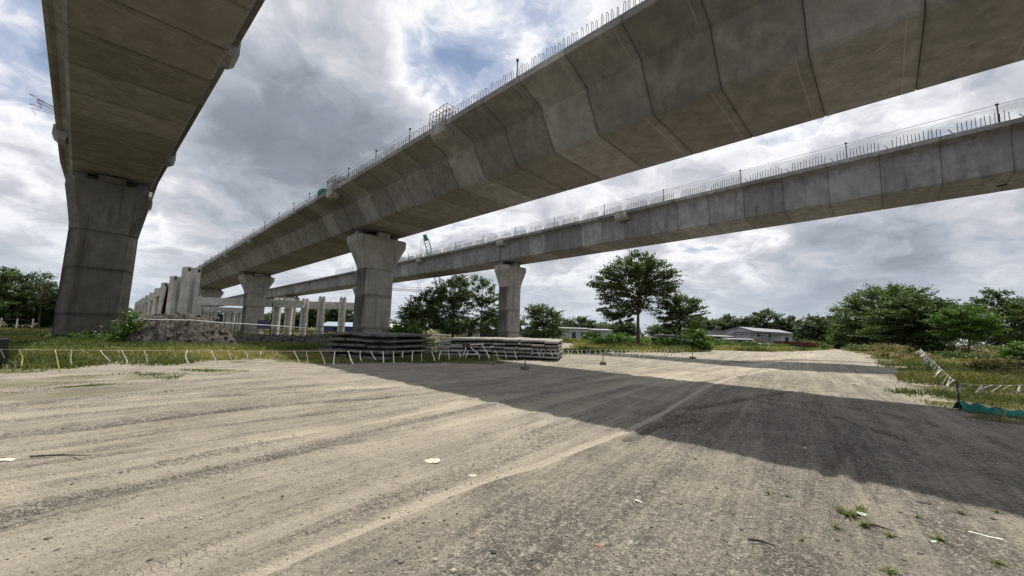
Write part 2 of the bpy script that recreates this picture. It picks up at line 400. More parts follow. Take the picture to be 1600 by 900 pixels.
# tyre tracks: (photo-row polyline on the ground, half width, pale, tread)
TRK = [
 ([(330, 925), (470, 868), (560, 832), (700, 772), (850, 724), (970, 679), (1030, 650), (1075, 622), (1105, 603), (1150, 587), (1240, 572)], 0.052, 2.4, 0),
 ([(180, 925), (330, 868), (500, 800), (640, 745), (760, 695), (860, 655), (930, 630), (1010, 604), (1100, 583), (1200, 569)], 0.14, 0.7, 1),
 ([(-60, 880), (150, 812), (330, 765), (500, 722), (700, 668), (850, 628), (960, 603), (1080, 580)], 0.30, 0.65, 0),
 ([(-60, 838), (100, 790), (300, 742), (470, 704), (600, 668), (760, 634)], 0.16, -0.35, 1),
 ([(-60, 742), (60, 727), (150, 714), (220, 705)], 0.08, -0.8, 0),
 ([(-60, 690), (150, 668), (330, 645), (480, 630), (600, 622), (670, 614)], 0.13, -0.55, 1),
 ([(-60, 655), (200, 634), (400, 617), (560, 606), (700, 596)], 0.25, 0.6, 0),
 ([(-60, 790), (200, 748), (420, 702), (640, 650), (800, 618)], 0.22, 0.5, 0),
 ([(1215, 880), (1265, 800), (1300, 730), (1325, 690), (1345, 655)], 0.08, -0.05, 1),
 ([(1290, 885), (1325, 800), (1345, 740), (1360, 700), (1375, 665)], 0.07, 0.1, 1),
 ([(1080, 640), (1180, 622), (1330, 636), (1480, 668), (1640, 720)], 0.10, -0.4, 1),
 ([(-60, 720), (150, 690), (330, 668), (520, 645), (640, 630)], 0.07, -0.7, 0),
 ([(-60, 810), (150, 770), (300, 740), (420, 715), (560, 690)], 0.06, -0.6, 1),
 ([(-60, 770), (200, 728), (400, 690), (600, 655), (720, 628)], 0.10, 0.8, 0),
 ([(-60, 640), (150, 624), (330, 612), (500, 602)], 0.09, -0.6, 0),
 ([(330, 560+60), (480, 612), (600, 606), (660, 602)], 0.12, -0.9, 0),
 ([(980, 690), (1060, 650), (1090, 658), (1030, 668)], 0.07, -0.9, 0),
 ([(1120, 618), (1200, 630), (1300, 650), (1420, 690)], 0.07, -0.9, 0),
 ([(1060, 640), (1140, 628), (1230, 612), (1310, 610)], 0.07, -0.7, 0),
 ([(1160, 566), (1230, 568), (1300, 570), (1380, 574)], 0.6, -2.2, 0),
 ([(1020, 600), (1120, 585), (1210, 566), (1270, 556), (1300, 546)], 0.5, 0.6, 0),
 ([(930, 592), (1060, 581), (1180, 566), (1260, 553)], 0.35, 0.5, 0)]
track = np.zeros_like(x); tread = np.zeros_like(x); arc = np.zeros_like(x)
near = (dist < 60)
idx = np.where(near)[0]
for pts, hw, pale, tr in TRK:
    pl = np.array([G(a, b)[:2] for a, b in pts])
    wob = 0.05*(fbm(x[idx]*0.9, y[idx]*0.9, 11, 2)-0.5)
    d, a = seg_dist(x[idx], y[idx], pl)
    prof = smooth(hw*1.5, hw*0.7, d+wob)*(0.55+0.9*fbm(a*0.6, np.full_like(a, hw*77), 23, 3))
    track[idx] += pale*prof
    if tr: tread[idx] = np.maximum(tread[idx], prof*(tr)); arc[idx] = np.where(prof > 0.2, a, arc[idx])
    z[idx] += -0.018*prof*(1 if pale > 0 else 1.6)+0.016*np.exp(-((d-hw*1.5)/(0.06+hw*0.2))**2)*(0.5+fbm(a*1.2, a*0+hw*9, 5, 2))
# small-scale ruts and clods along the run of traffic
rut = fbm(ua*0.22, va*2.6, 31, 4)-0.5
z += 0.045*rut*smooth(1.5, 4, dist)*smooth(60, 20, dist)
z += 0.026*(fbm(x*2.3, y*2.3, 41, 4)-0.5)*smooth(60, 20, dist)
z += 0.012*(fbm(ua*3.0, va*9.0, 43, 3)-0.5)*smooth(12, 6, dist)
grassy = np.zeros_like(x)
gl0 = G(700, 772); sd = va-(gl0[0]*tdir[1]-gl0[1]*tdir[0])+0.8*(fbm(x*0.5, y*0.5, 81, 3)-0.5)
worn = smooth(-0.1, 1.1, sd)*(0.55+0.45*smooth(5.5, 1.5, sd))*(0.35+1.1*fbm(ua*0.35, va*0.9, 83, 4))*smooth(26, 9, dist)
def soft_in(poly, seed):
    jx = x+1.6*(fbm(x*0.8, y*0.8, seed, 3)-0.5)*2; jy = y+1.6*(fbm(x*0.8+50, y*0.8, seed+5, 3)-0.5)*2
    return pip(jx, jy, poly).astype(float)
for i, pg in enumerate((GRASS_L, GRASS_M, GRASS_T, GRASS_R)): grassy = np.maximum(grassy, soft_in(pg, 60+i*9))
field = ((y > 62) & (x < 31)) | (y > 105) | (x*Nv[0]+y*Nv[1] < -14) | (np.abs(x) > 120)
grassy = np.maximum(grassy, field.astype(float))
PATCH = [(40, 600, 1.3), (110, 592, 0.9), (150, 612, 1.1), (230, 588, 0.9), (20, 618, 0.8), (330, 580, 0.8), (90, 617, 0.7)]
for a, b, r in PATCH:
    c = G(a, b); dd = np.hypot((x-c[0])/1.0, (y-c[1])*1.0)
    grassy = np.maximum(grassy, 0.55*smooth(r, r*0.2, dd+1.6*(fbm(x*1.1, y*1.1, 71, 4)-0.5)))
F = (np.arange(len(gy)-1)[:, None]*len(gx)+np.arange(len(gx)-1)[None, :]).ravel()
F = np.stack([F, F+1, F+1+len(gx), F+len(gx)], 1)
def ground_mat():
    mt, t, b = new_mat('sandy_gravel_ground')
    pos = t.node('ShaderNodeNewGeometry').outputs['Position']
    rot = t.node('ShaderNodeMapping', vector_type='POINT'); t.l.new(pos, rot.inputs[0]); rot.inputs[2].default_value = (0, 0, R_(36))
    stv = t.scale(rot.outputs[0], (2.2, 0.13, 1.0))
    s1 = t.noise(stv, 1.0, 6, 0.62, 0.4); s2 = t.noise(t.scale(rot.outputs[0], (9.0, 0.5, 1.0)), 1.0, 4, 0.6, 0.3)
    s3 = t.noise(t.scale(rot.outputs[0], (30.0, 1.4, 1.0)), 1.0, 4, 0.65, 0.5)
    big = t.noise(pos, 0.22, 5, 0.6, 0.5); mid = t.noise(pos, 1.4, 6, 0.65, 0.6)
    f1 = t.noise(pos, 18.0, 7, 0.78, 0.6); f2 = t.noise(pos, 58.0, 4, 0.75)
    vr = t.voro(pos, 42.0); vr2 = t.voro(pos, 17.0)
    trk = t.attr('track'); grs = t.attr('grassy'); trd = t.attr('tread'); wrn = t.attr('worn')
    sand = (0.350, 0.317, 0.262); grit = (0.200, 0.185, 0.158); pale = (0.50, 0.455, 0.375); damp = (0.125, 0.110, 0.091)
    k = t.math('ADD', t.math('ADD', t.math('MULTIPLY', s1, 0.75), t.math('MULTIPLY', mid, 0.60)), t.math('MULTIPLY', big, 0.6))
    k = t.math('ADD', k, t.math('ADD', t.math('MULTIPLY', t.math('SUBTRACT', s2, 0.5), 0.50), t.math('MULTIPLY', t.math('SUBTRACT', s3, 0.5), 0.42)))
    k = t.math('ADD', k, t.math('MULTIPLY', trk, 0.26))
    k = t.math('SUBTRACT', k, t.math('MULTIPLY', wrn, 0.19))
    base = t.ramp(t.map(k, 0.62, 1.32, smooth=False), [(0.0, damp), (0.22, grit), (0.55, sand), (1.0, pale)])
    # grit: dark and pale grains, fewer where wheels have swept the dust smooth
    grain = t.math('ADD', t.math('MULTIPLY', t.math('SUBTRACT', f1, 0.5), 1.4), t.math('MULTIPLY', t.math('SUBTRACT', f2, 0.5), 1.3))
    amt = t.math('MULTIPLY', t.math('SUBTRACT', 1.0, t.math('MULTIPLY', t.map(trk, 0.15, 0.7), 0.75)), t.map(t.math('ADD', s1, t.math('MULTIPLY', t.math('SUBTRACT', s2, 0.5), 0.5)), 0.40, 0.56, 1.0, 0.35))
    amt = t.math('MAXIMUM', amt, t.math('MULTIPLY', wrn, t.map(trk, 0.9, 0.3)))
    cc = t.mix(t.math('MULTIPLY', t.map(grain, 0.04, 0.15), t.math('MULTIPLY', amt, t.map(big, 0.35, 0.65, 0.62, 0.95))), base, (0.075, 0.068, 0.060))
    cc = t.mix(t.math('MULTIPLY', t.map(grain, -0.07, -0.20), t.math('MULTIPLY', amt, 0.80)), cc, (0.56, 0.515, 0.44))
    clod = t.noise(t.scale(rot.outputs[0], (5.0, 1.6, 1.0)), 1.0, 7, 0.75, 0.8)
    cc = t.mix(t.math('MULTIPLY', t.map(clod, 0.60, 0.70), t.math('MULTIPLY', amt, 0.65)), cc, damp)
    trw = t.map(t.voro(t.scale(rot.outputs[0], (1.0, 1.7, 1.0)), 11.0, 'DISTANCE_TO_EDGE'), 0.10, 0.02)
    trd = t.math('MULTIPLY', trd, t.map(t.noise(pos, 2.3, 4, 0.6), 0.42, 0.62))
    cc = t.mix(t.math('MULTIPLY', t.math('MULTIPLY', trw, trd), 0.38), cc, (0.15, 0.13, 0.105))
    gs = t.math('MULTIPLY', grs, t.map(mid, 0.30, 0.62, 0.45, 1.0))
    cc = t.mix(gs, cc, t.mix(t.map(f1, 0.35, 0.65), (0.06, 0.068, 0.022), (0.15, 0.145, 0.06)))
    t.l.new(cc, b.inputs['Base Color']); b.inputs['Roughness'].default_value = 0.95; b.inputs['Specular IOR Level'].default_value = 0.15
    h = t.math('ADD', t.math('MULTIPLY', f1, 0.9), t.math('MULTIPLY', f2, 0.5))
    h = t.math('ADD', h, t.math('MULTIPLY', vr, -0.5)); h = t.math('ADD', h, t.math('MULTIPLY', clod, 1.2))
    h = t.math('ADD', h, t.math('MULTIPLY', t.math('MULTIPLY', trw, trd), -0.5))
    t.l.new(t.bump(h, 0.85, 0.04), b.inputs['Normal'])
    return mt
M['ground'] = ground_mat()
go = fast_mesh('ground', np.stack([x, y, z], 1), F, M['ground'], None, dict(track=track, grassy=grassy, tread=tread, worn=worn), smooth=True)
tag(go, 'sandy gravel ground with tyre tracks', 'ground', kind='structure')
_gx, _gy, _gz = gx, gy, z.reshape(X.shape)
def ground_z(px, py):
    'height of the built ground mesh'
    px = np.asarray(px, float); py = np.asarray(py, float)
    i = np.clip(np.searchsorted(_gx, px)-1, 0, len(_gx)-2); j = np.clip(np.searchsorted(_gy, py)-1, 0, len(_gy)-2)
    u = (px-_gx[i])/(_gx[i+1]-_gx[i]); v = (py-_gy[j])/(_gy[j+1]-_gy[j])
    return (_gz[j, i]*(1-u)+_gz[j, i+1]*u)*(1-v)+(_gz[j+1, i]*(1-u)+_gz[j+1, i+1]*u)*v
def on(p): return (float(p[0]), float(p[1]), float(ground_z(p[0], p[1])))

# ------------------------------------------------------------------ viaducts
RZ = math.atan2(Nv[1], Nv[0])                       # local x = across (N), local y = along (D)
def SN(s, n, z=0.0): return Dh*s+Nv*n+np.array([0, 0, z])
def c1(s): s = np.asarray(s, float); return np.where(s < 40, 0.55-0.037*s, -0.93-0.0*(s-40))+0.0
def c2(s): return np.asarray(s, float)*0+14.93
def c3(s): s = np.asarray(s, float); return 31.95+np.where(s < 45, 0.050*s-0.00022*s*s, 0.050*45-0.00022*2025)
def section(hw, root, soff, dep, kerb, rz_, up):
    'girder outline, clockwise from the left kerb top; x across, z below the deck top'
    L = [(-hw, up), (-hw, -kerb), (-hw+0.12, -kerb-0.03), (-root-0.25, -rz_+0.12), (-root, -rz_-0.03), (-root+0.07, -rz_-0.3), (-soff-0.06, -dep+0.10), (-soff+0.05, -dep)]
    Rr = [(-a, b) for a, b in L[::-1]]
    top = [(hw-0.35, up), (hw-0.35, 0.0), (-hw+0.35, 0.0), (-hw+0.35, up)]
    return L+Rr+top
SEC_WIDE = section(4.42, 2.98, 2.08, 2.4, 0.26, 0.80, 0.02)
SEC_SLIM = section(2.50, 1.98, 1.70, 2.4, 0.22, 0.36, 0.02)
def girder(parent, cfun, sec, s0, s1, nseg, ztop, mat='deck'):
    v = []; f = []; uv = []; n = len(sec)
    ends = 0.04; js = np.linspace(s0+ends, s1-ends, nseg+1)
    per = np.cumsum([0]+[math.dist(sec[i], sec[(i+1) % n]) for i in range(n-1)])
    base = int(abs(s0*7)) % 97
    for k in range(nseg):
        st = [js[k]+0.007, js[k]+0.03, (js[k]+js[k+1])/2, js[k+1]-0.03, js[k+1]-0.007]
        b0 = len(v)
        for ii, s in enumerate(st):
            c = float(cfun(s)); zt = ztop+SLOPE*s; ins = 0.012 if ii in (0, 4) else 0.0
            for j, (a, zz_) in enumerate(sec):
                aa = a*(1-ins/abs(a)) if abs(a) > 0.3 else a; z2 = zz_+ins if zz_ < -1.0 else zz_
                v.append(SN(s, c+aa, zt+z2)); uv.append((base+k+(0, 0.02, 0.5, 0.98, 0.999)[ii], per[j]))
        for r in range(4):
            for j in range(n):
                j2 = (j+1) % n; f.append((b0+r*n+j, b0+r*n+j2, b0+(r+1)*n+j2, b0+(r+1)*n+j))
        f.append(tuple(b0+j for j in range(n-1, -1, -1))); f.append(tuple(b0+4*n+j for j in range(n)))
    # added core behind the joints, stops sun leaking through the gaps
    b0 = len(v); cs = np.linspace(js[0]+0.05, js[-1]-0.05, nseg*2)
    core = [(a*0.985, -zc if False else zc) for a, zc in [(-sec[4][0]*0-abs(sec[4][0])+0.06, -0.2), (-abs(sec[7][0])+0.04, sec[7][1]+0.05), (abs(sec[7][0])-0.04, sec[7][1]+0.05), (abs(sec[4][0])-0.06, -0.2), (sec[0][0]*-1-0.2, -0.10), (sec[0][0]*-1-0.2, -0.03), (sec[0][0]+0.2, -0.03), (sec[0][0]+0.2, -0.10)]]
    for s in cs:
        c = float(cfun(s)); zt = ztop+SLOPE*s
        for a, zc in core: v.append(SN(s, c+a, zt+zc)); uv.append((base+0.001, 0))
    for r in range(len(cs)-1):
        for j in range(8):
            j2 = (j+1) % 8; f.append((b0+r*8+j, b0+r*8+j2, b0+(r+1)*8+j2, b0+(r+1)*8+j))
    return mesh('span', v, f, M[mat], parent, uv=uv)
def bracket(parent, cfun, s, side, hw, ztop, ln=1.1):
    m_ = MB(); c = float(cfun(s)); zt = ztop+SLOPE*s
    prof = [(-0.10, 0.03), (-0.10, -0.55), (0.10, -0.72), (0.42, -0.72), (0.55, -0.30), (0.55, 0.03)]
    rings = []
    for ds in (-ln/2, ln/2):
        rings.append([SN(s+ds, c+side*(hw-a), zt+zz_) for a, zz_ in prof])
    m_.loft(rings); return m_.build('bracket', M['deck'] if False else M['pier'], parent)
ZT2, ZT3, ZT1 = 1.6+7.95+2.4, 1.6+8.45+2.4, 1.6+8.6+2.4
def octo(a, b, c): # half sizes, chamfer
    return [(-a+c, -b), (a-c, -b), (a, -b+c), (a, b-c), (a-c, b), (-a+c, b), (-a, b-c), (-a, -b+c)]
def pier(cfun, s, soffit, a, b, ca, cb_, A, B, label, mat, capz=2.6, group='viaduct piers'):
    c = float(cfun(s)); p = SN(s, c); gz0 = float(ground_z(p[0], p[1]))
    t = thing('bridge_pier', label, 'bridge pier', (p[0], p[1], gz0), RZ, group)
    H = soffit+SLOPE*s-gz0; top = H-0.50
    mb = MB(); rings = []
    zs = [-0.6]+list(np.arange(1.5, top-capz-0.3, 2.6))+[top-capz]
    for i, zz_ in enumerate(zs):
        if i: rings.append([(u, v_, zz_-0.22) for u, v_ in octo(a, b, ca)])
        rings.append([(u, v_, zz_) for u, v_ in octo(a, b, ca)])
        if 0 < i < len(zs)-1:       # construction joint: a shallow groove
            rings.append([(u, v_, zz_+0.012) for u, v_ in octo(a-0.014, b-0.014, ca)])
            rings.append([(u, v_, zz_+0.032) for u, v_ in octo(a-0.014, b-0.014, ca)])
            rings.append([(u, v_, zz_+0.044) for u, v_ in octo(a, b, ca)])
            rings.append([(u, v_, zz_+0.20) for u, v_ in octo(a, b, ca)])
    mb.loft(rings)
    n8 = len(mb.v)//8; left_dark = np.tile([0.12, 0, 0, 0, 0, 0.2, 1, 1], n8)*np.repeat(0.75+0.25*np.sin(np.arange(n8)), 8); jn = np.zeros(len(mb.v))  # mask darkens the left face of every pier, fading over its chamfers
    for i, z_ in enumerate(v_[2] for v_ in mb.v): jn[i] = 1.0 if any(abs(z_-q_-0.022) < 0.03 for q_ in zs[1:-1]) or abs(z_-zs[-1]) < 0.05 else 0.0
    mesh('shaft', mb.v, mb.f, mat, t, attrs=dict(darkening=left_dark, joint=jn))
    mb = MB(); rings = [[(u, v_, top-capz+0.004) for u, v_ in octo(a+0.012, b+0.012, ca)]]
    for k in (0.12, 0.35, 0.6, 0.82, 1.0):
        e = k**1.15
        rings.append([(u, v_, top-capz+0.05+(capz-0.60)*k) for u, v_ in octo(a+(A-a)*e, b+(B-b)*e, ca+(cb_-ca)*e)])
    rings.append([(u, v_, top-0.03) for u, v_ in octo(A, B, cb_)]); rings.append([(u, v_, top) for u, v_ in octo(A-0.03, B-0.03, cb_)])
    mb.loft(rings); mb.build('pier_cap', mat, t)
    MB().box((0, -B+0.30, top+0.20), (a*0.8, 0.5, 0.38), bev=0.02).box((0, B-0.30, top+0.20), (a*0.8, 0.5, 0.38), bev=0.02).build('shear_key', mat, t)
    for sx_ in (-1, 1):
        MB().box((sx_*A*0.72, 0.1, top+0.10), (0.7, 0.7, 0.2), bev=0.02).box((sx_*A*0.72, 0.1, top+0.35), (0.5, 0.5, 0.30)).build('bearing', M['steel'], t)
    return t
# --- the wide middle viaduct
v2 = thing('viaduct', 'wide concrete viaduct crossing overhead in the middle, rebar hoops along its edge', 'viaduct', (0, 0, 0))
for k in range(-2, 5): girder(v2, c2, SEC_WIDE, 30.3+38.2*(k-1), 30.3+38.2*k, 17, ZT2)
for s in (15.6, 30.3-0.9, 53.5, 68.5-0.9): bracket(v2, c2, s, -1, 4.42, ZT2)
# --- slim viaducts left and right
v1 = thing('viaduct', 'slim concrete viaduct overhead at the left, seen from underneath', 'viaduct', (0, 0, 0))
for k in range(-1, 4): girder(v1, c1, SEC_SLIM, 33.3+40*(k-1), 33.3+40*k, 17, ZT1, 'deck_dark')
for s, sd in ((18.1, 1), (33.0, 1), (33.7, -1), (48, 1)): bracket(v1, c1, s, sd, 2.5, ZT1)
v3 = thing('viaduct', 'slim concrete viaduct behind the middle one, netting along its edge', 'viaduct', (0, 0, 0))
for k in range(-1, 6): girder(v3, c3, SEC_SLIM, 32.6+40*(k-1), 32.6+40*k, 17, ZT3, 'deck_slim')
for s in (16.2, 32.0, 50): bracket(v3, c3, s, -1, 2.5, ZT3)
# drain hole in the right viaduct's soffit
s = -4.9
hole = MB(); cc_ = SN(s, float(c3(s))+0.35, ZT3-2.4+SLOPE*s-0.004)
ring = [cc_+0.22*(math.cos(i*math.pi/8)*Dh+math.sin(i*math.pi/8)*Nv) for i in range(16)]
hole.loft([[p+np.array([0, 0, 0.03]) for p in ring], ring]); hole.build('drain_hole', M['dark'], v3)
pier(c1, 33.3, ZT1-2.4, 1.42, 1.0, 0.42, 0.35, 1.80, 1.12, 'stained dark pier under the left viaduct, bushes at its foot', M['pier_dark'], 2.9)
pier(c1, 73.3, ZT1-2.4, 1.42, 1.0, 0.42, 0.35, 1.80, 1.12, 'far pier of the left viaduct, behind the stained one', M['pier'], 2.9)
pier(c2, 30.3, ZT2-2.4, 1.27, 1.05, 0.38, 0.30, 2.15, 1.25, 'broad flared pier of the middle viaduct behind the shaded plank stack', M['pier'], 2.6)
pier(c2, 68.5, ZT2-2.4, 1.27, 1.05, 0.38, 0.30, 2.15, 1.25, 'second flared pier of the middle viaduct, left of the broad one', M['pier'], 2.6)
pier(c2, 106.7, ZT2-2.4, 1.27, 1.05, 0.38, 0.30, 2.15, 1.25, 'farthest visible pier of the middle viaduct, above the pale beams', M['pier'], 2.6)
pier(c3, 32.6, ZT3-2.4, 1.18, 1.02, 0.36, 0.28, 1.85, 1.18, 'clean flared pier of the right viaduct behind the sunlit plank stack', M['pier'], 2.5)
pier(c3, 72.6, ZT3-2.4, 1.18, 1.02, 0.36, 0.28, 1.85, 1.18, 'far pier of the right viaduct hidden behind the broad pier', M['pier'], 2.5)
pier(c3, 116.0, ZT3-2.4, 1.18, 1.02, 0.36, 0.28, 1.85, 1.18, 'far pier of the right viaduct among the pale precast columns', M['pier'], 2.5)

# --- reinforcement along the deck edges
def hoop_mesh(h, wdt, r, lean=0.0):
    m_ = MB(); pts = [(0, 0, 0), (0, 0, h*0.85), (0, wdt*0.2, h*0.96), (0, wdt*0.5, h), (0, wdt*0.8, h*0.96), (0, wdt, h*0.85), (0, wdt, 0)]
    m_.tube([(lean*p[2]+p[1], p[0], p[2]) for p in pts], r, 4); return m_
def bars(parent, name, cfun, hw, ztop, ss, h, wdt, r, hfun=None, tiltfun=None):
    'first hundred as parts of their own, the others as one'
    ss = sorted(ss, key=lambda s_: np.hypot(s_, float(cfun(s_))))
    protos = []
    for i in range(4):
        hh = h*(0.9+0.07*i); o = hoop_mesh(hh, wdt, r, -0.06+0.04*i).build(name, M['rebar'], parent); protos.append(o)
    rest = MB()
    for i, s_ in enumerate(ss):
        c = float(cfun(s_)); p = SN(s_, c-hw+0.10+random.uniform(-0.02, 0.02), ztop+SLOPE*s_+0.01)
        sc = hfun(s_) if hfun else 1.0
        if i < 100:
            o = protos[i] if i < 4 else protos[i % 4].copy()
            if i >= 4: link(o, parent)
            o.location = p; o.rotation_euler = (random.uniform(-0.05, 0.05)+(tiltfun(s_) if tiltfun else 0), 0, RZ+random.uniform(-0.12, 0.12)); o.scale = (1, 1, sc*random.uniform(0.93, 1.05))
        else:
            mm = Matrix.Translation(Vector(p)) @ Matrix.Rotation(RZ, 4, 'Z') @ Matrix.Diagonal((1, 1, sc, 1))
            hm = hoop_mesh(h*random.uniform(0.9, 1.05), wdt, r)
            rest.add([tuple(mm @ Vector(a)) for a in hm.v], hm.f)
    if rest.v: tag(rest.build(name+'s', M['rebar'], parent), kind='stuff')
bars(v2, 'rebar_hoop', c2, 4.42, ZT2, list(np.arange(1.0, 29, 0.2))+list(np.arange(31, 105, 0.30)), 0.55, 0.12, 0.011)
def wave3(s_):
    f_ = ((s_+0.6) % 2.353)/2.353; return 0.35+0.65*min(1, f_/0.16, (1-f_)/0.16) if f_ > 0.04 else 0.30
def tilt3(s_):
    f_ = ((s_+0.6) % 2.353)/2.353; return 0.55 if f_ < 0.10 else (-0.55 if f_ > 0.90 else 0)
ss3 = [s_ for s_ in np.arange(-9, 60, 0.15) if 0.10 < ((s_+0.6) % 2.353)/2.353 < 0.97]
bars(v3, 'rebar_bar', c3, 2.5, ZT3, ss3, 0.58, 0.04, 0.012, wave3, tilt3)
# bent bars sticking out of the left deck
tb = MB(); p0 = SN(31.5, float(c1(31.5))-2.4, ZT1+SLOPE*31)
for k in range(7):
    a = random.uniform(-0.2, 0.25); L_ = random.uniform(0.5, 1.05)
    e = p0-Nv*L_+Dh*a*2+np.array([0, 0, 0.1+0.1*k])
    tb.tube([p0+np.array([0, 0, 0.06*k]), e, e+Nv*0.2+np.array([0, 0, random.uniform(-0.35, 0.1)])], 0.014, 5)
tb.build('bent_rebar', M['rebar'], v1)
MB().box((1.66, -1.2, 0), (0.14, 0.14, 0.30), bev=0.02).build('junction_box', M['white'], [o for o in col.objects if o.name == 'bridge_pier'][0]).location = (0, 0, 8.95)

# --- posts and wire on the middle deck
sf = thing('guard_rail', 'row of guard posts and wire on the middle viaduct edge', 'guard rail')
for s in (10.4, 18.7, 22.7, 26.75, 30.6, 34.5, 38.5, 43, 48, 53, 58, 63, 68, 74, 80, 86, 92):
    p = SN(s, float(c2(s))-4.25, ZT2+SLOPE*s)
    MB().tube([p, p+np.array([0, 0, 0.95])], 0.024, 6).box(tuple(p+np.array([0, 0, 0.92])), (0.10, 0.10, 0.07)).build('post', M['darksteel'], sf)
for hh in (0.38, 0.82):
    MB().tube([SN(s, float(c2(s))-4.25, ZT2+SLOPE*s+hh-0.05*math.sin((s-18.7)/4*math.pi)**2) for s in np.arange(18.7, 92, 1.0)], 0.009, 4).build('wire', M['darksteel'], sf)
def cage(s, label, bent):
    c = float(c2(s)); p = SN(s, c-3.95, ZT2+SLOPE*s+0.015)
    t = thing('rebar_cage', label, 'rebar cage', tuple(p), RZ, 'rebar cages on the middle viaduct')
    nx, ny, nz = 3, 6, 4; W, L_, H_ = 0.75, 1.5, 1.0
    lb = MB(); vb = MB(); ob = MB()
    for i in range(nx):
        for k in range(nz): lb.tube([(-W/2+W*i/(nx-1), -L_/2, 0.05+H_*k/(nz-1)*0.9), (-W/2+W*i/(nx-1), L_/2, 0.05+H_*k/(nz-1)*0.9)], 0.016, 4)
    for i in range(nx):
        for j in range(ny): vb.tube([(-W/2+W*i/(nx-1), -L_/2+L_*j/(ny-1), 0), (-W/2+W*i/(nx-1)+bent*(j-2)*0.02, -L_/2+L_*j/(ny-1), H_)], 0.016, 4)
    for j in range(ny):
        for k in range(nz): ob.tube([(-W/2, -L_/2+L_*j/(ny-1), 0.05+H_*k/(nz-1)*0.9), (W/2, -L_/2+L_*j/(ny-1), 0.05+H_*k/(nz-1)*0.9)], 0.014, 4)
    lb.build('long_bars', M['rebar'], t); vb.build('upright_bars', M['rebar'], t); ob.build('cross_bars', M['rebar'], t)
cage(15.9, 'nearer lattice rebar cage standing on the middle viaduct edge', 0.3)
cage(29.6, 'farther lattice rebar cage on the middle viaduct above the broad pier', 0.0)
p = SN(32.0, float(c2(32))-3.95, ZT2-0.1)
tp = MB(); tp.box((0, 0, 0.35), (0.7, 1.1, 0.7), bev=0.12).box((0.05, 0.5, 0.62), (0.5, 0.4, 0.4), bev=0.1)
tag(tp.build('tarp_bundle', M['green'], loc=tuple(p)), 'green tarp bundle beside the farther rebar cage', 'tarp bundle').rotation_euler = (0, 0, RZ)
# --- net fence on the right deck
nf = thing('net_fence', 'pale translucent safety net on posts along the right viaduct edge', 'net fence')
ps3 = [-10.3, -4.62, 1.07, 6.76, 12.37, 17.93, 23.87, 29.6, 35.3, 41, 47, 53, 59, 66, 73, 81]
for s in ps3:
    p = SN(s, float(c3(s))-2.38, ZT3+SLOPE*s)
    MB().tube([p, p+np.array([0, 0, 1.05])], 0.026, 6).box(tuple(p+np.array([0, 0, 1.0])), (0.09, 0.09, 0.08)).build('post', M['darksteel'], nf)
MB().tube([SN(s, float(c3(s))-2.38, ZT3+SLOPE*s+0.98) for s in np.arange(-10.3, 81, 1.0)], 0.013, 4).build('top_wire', M['darksteel'], nf)
vv = []; ff = []
sa = np.arange(-10.3, 81, 0.4)
for i, s in enumerate(sa):
    for j in range(4):
        vv.append(SN(s, float(c3(s))-2.36+0.03*math.sin(s*3+j), ZT3+SLOPE*s+0.03+0.92*j/3-0.10*(j == 3)*abs(math.sin(s*0.55))))
for i in range(len(sa)-1):
    for j in range(3): ff.append((i*4+j, (i+1)*4+j, (i+1)*4+j+1, i*4+j+1))
mesh('net', vv, ff, M['net'], nf, smooth=True)

# ------------------------------------------------------------------ pale precast columns and beams
def icol_mesh(h, w_=1.0, d_=1.0):
    t_ = 0.24
    pr = [(-w_/2, -d_/2), (-w_/2+t_, -d_/2), (-w_/2+t_+0.06, -d_/2+0.34), (w_/2-t_-0.06, -d_/2+0.34), (w_/2-t_, -d_/2), (w_/2, -d_/2),
          (w_/2, d_/2), (w_/2-t_, d_/2), (w_/2-t_-0.06, d_/2-0.34), (-w_/2+t_+0.06, d_/2-0.34), (-w_/2+t_, d_/2), (-w_/2, d_/2)]
    m_ = MB(); m_.loft([[(a, b, -0.3) for a, b in pr], [(a, b, h) for a, b in pr]]); return m_
cl = 'pale precast columns'
shaft0 = icol_mesh(5.15, 0.80, 0.9).build('shaft', M['precast']); notches = [MB().box((sx_, -0.455, 4.95), (0.14, 0.03, 0.2)).build('socket', M['dark']) for sx_ in (0.28, -0.28)]
first = True
ords = ['nearest', 'second', 'third', 'fourth', 'fifth', 'sixth', 'seventh', 'eighth', 'ninth', 'farthest']
for i in range(10):
    s = 35.2+8.0*i; p = on(SN(s, 3.7))
    t = thing('precast_column', f'{ords[i]} pale fluted concrete column of the row right of the stained pier', 'column', p, RZ+0.22, cl)
    for o in (shaft0, *notches):
        c = o if first else o.copy()
        if not first: link(c, t)
        else: c.parent = t
    first = False
for i in range(2, 9):
    s = 35.2+8*i; p = SN(s+4, 3.7, 0)
    b = MB().box((0, 0, 4.35), (1.02, 6.9, 0.85), bev=0.03).build('precast_beam', M['precast'], loc=on(p)); b.rotation_euler = (0, 0, RZ)
    tag(b, f'pale concrete beam spanning from the {ords[i]} to the {ords[i+1]} column of the left row', 'beam', 'pale precast beams')
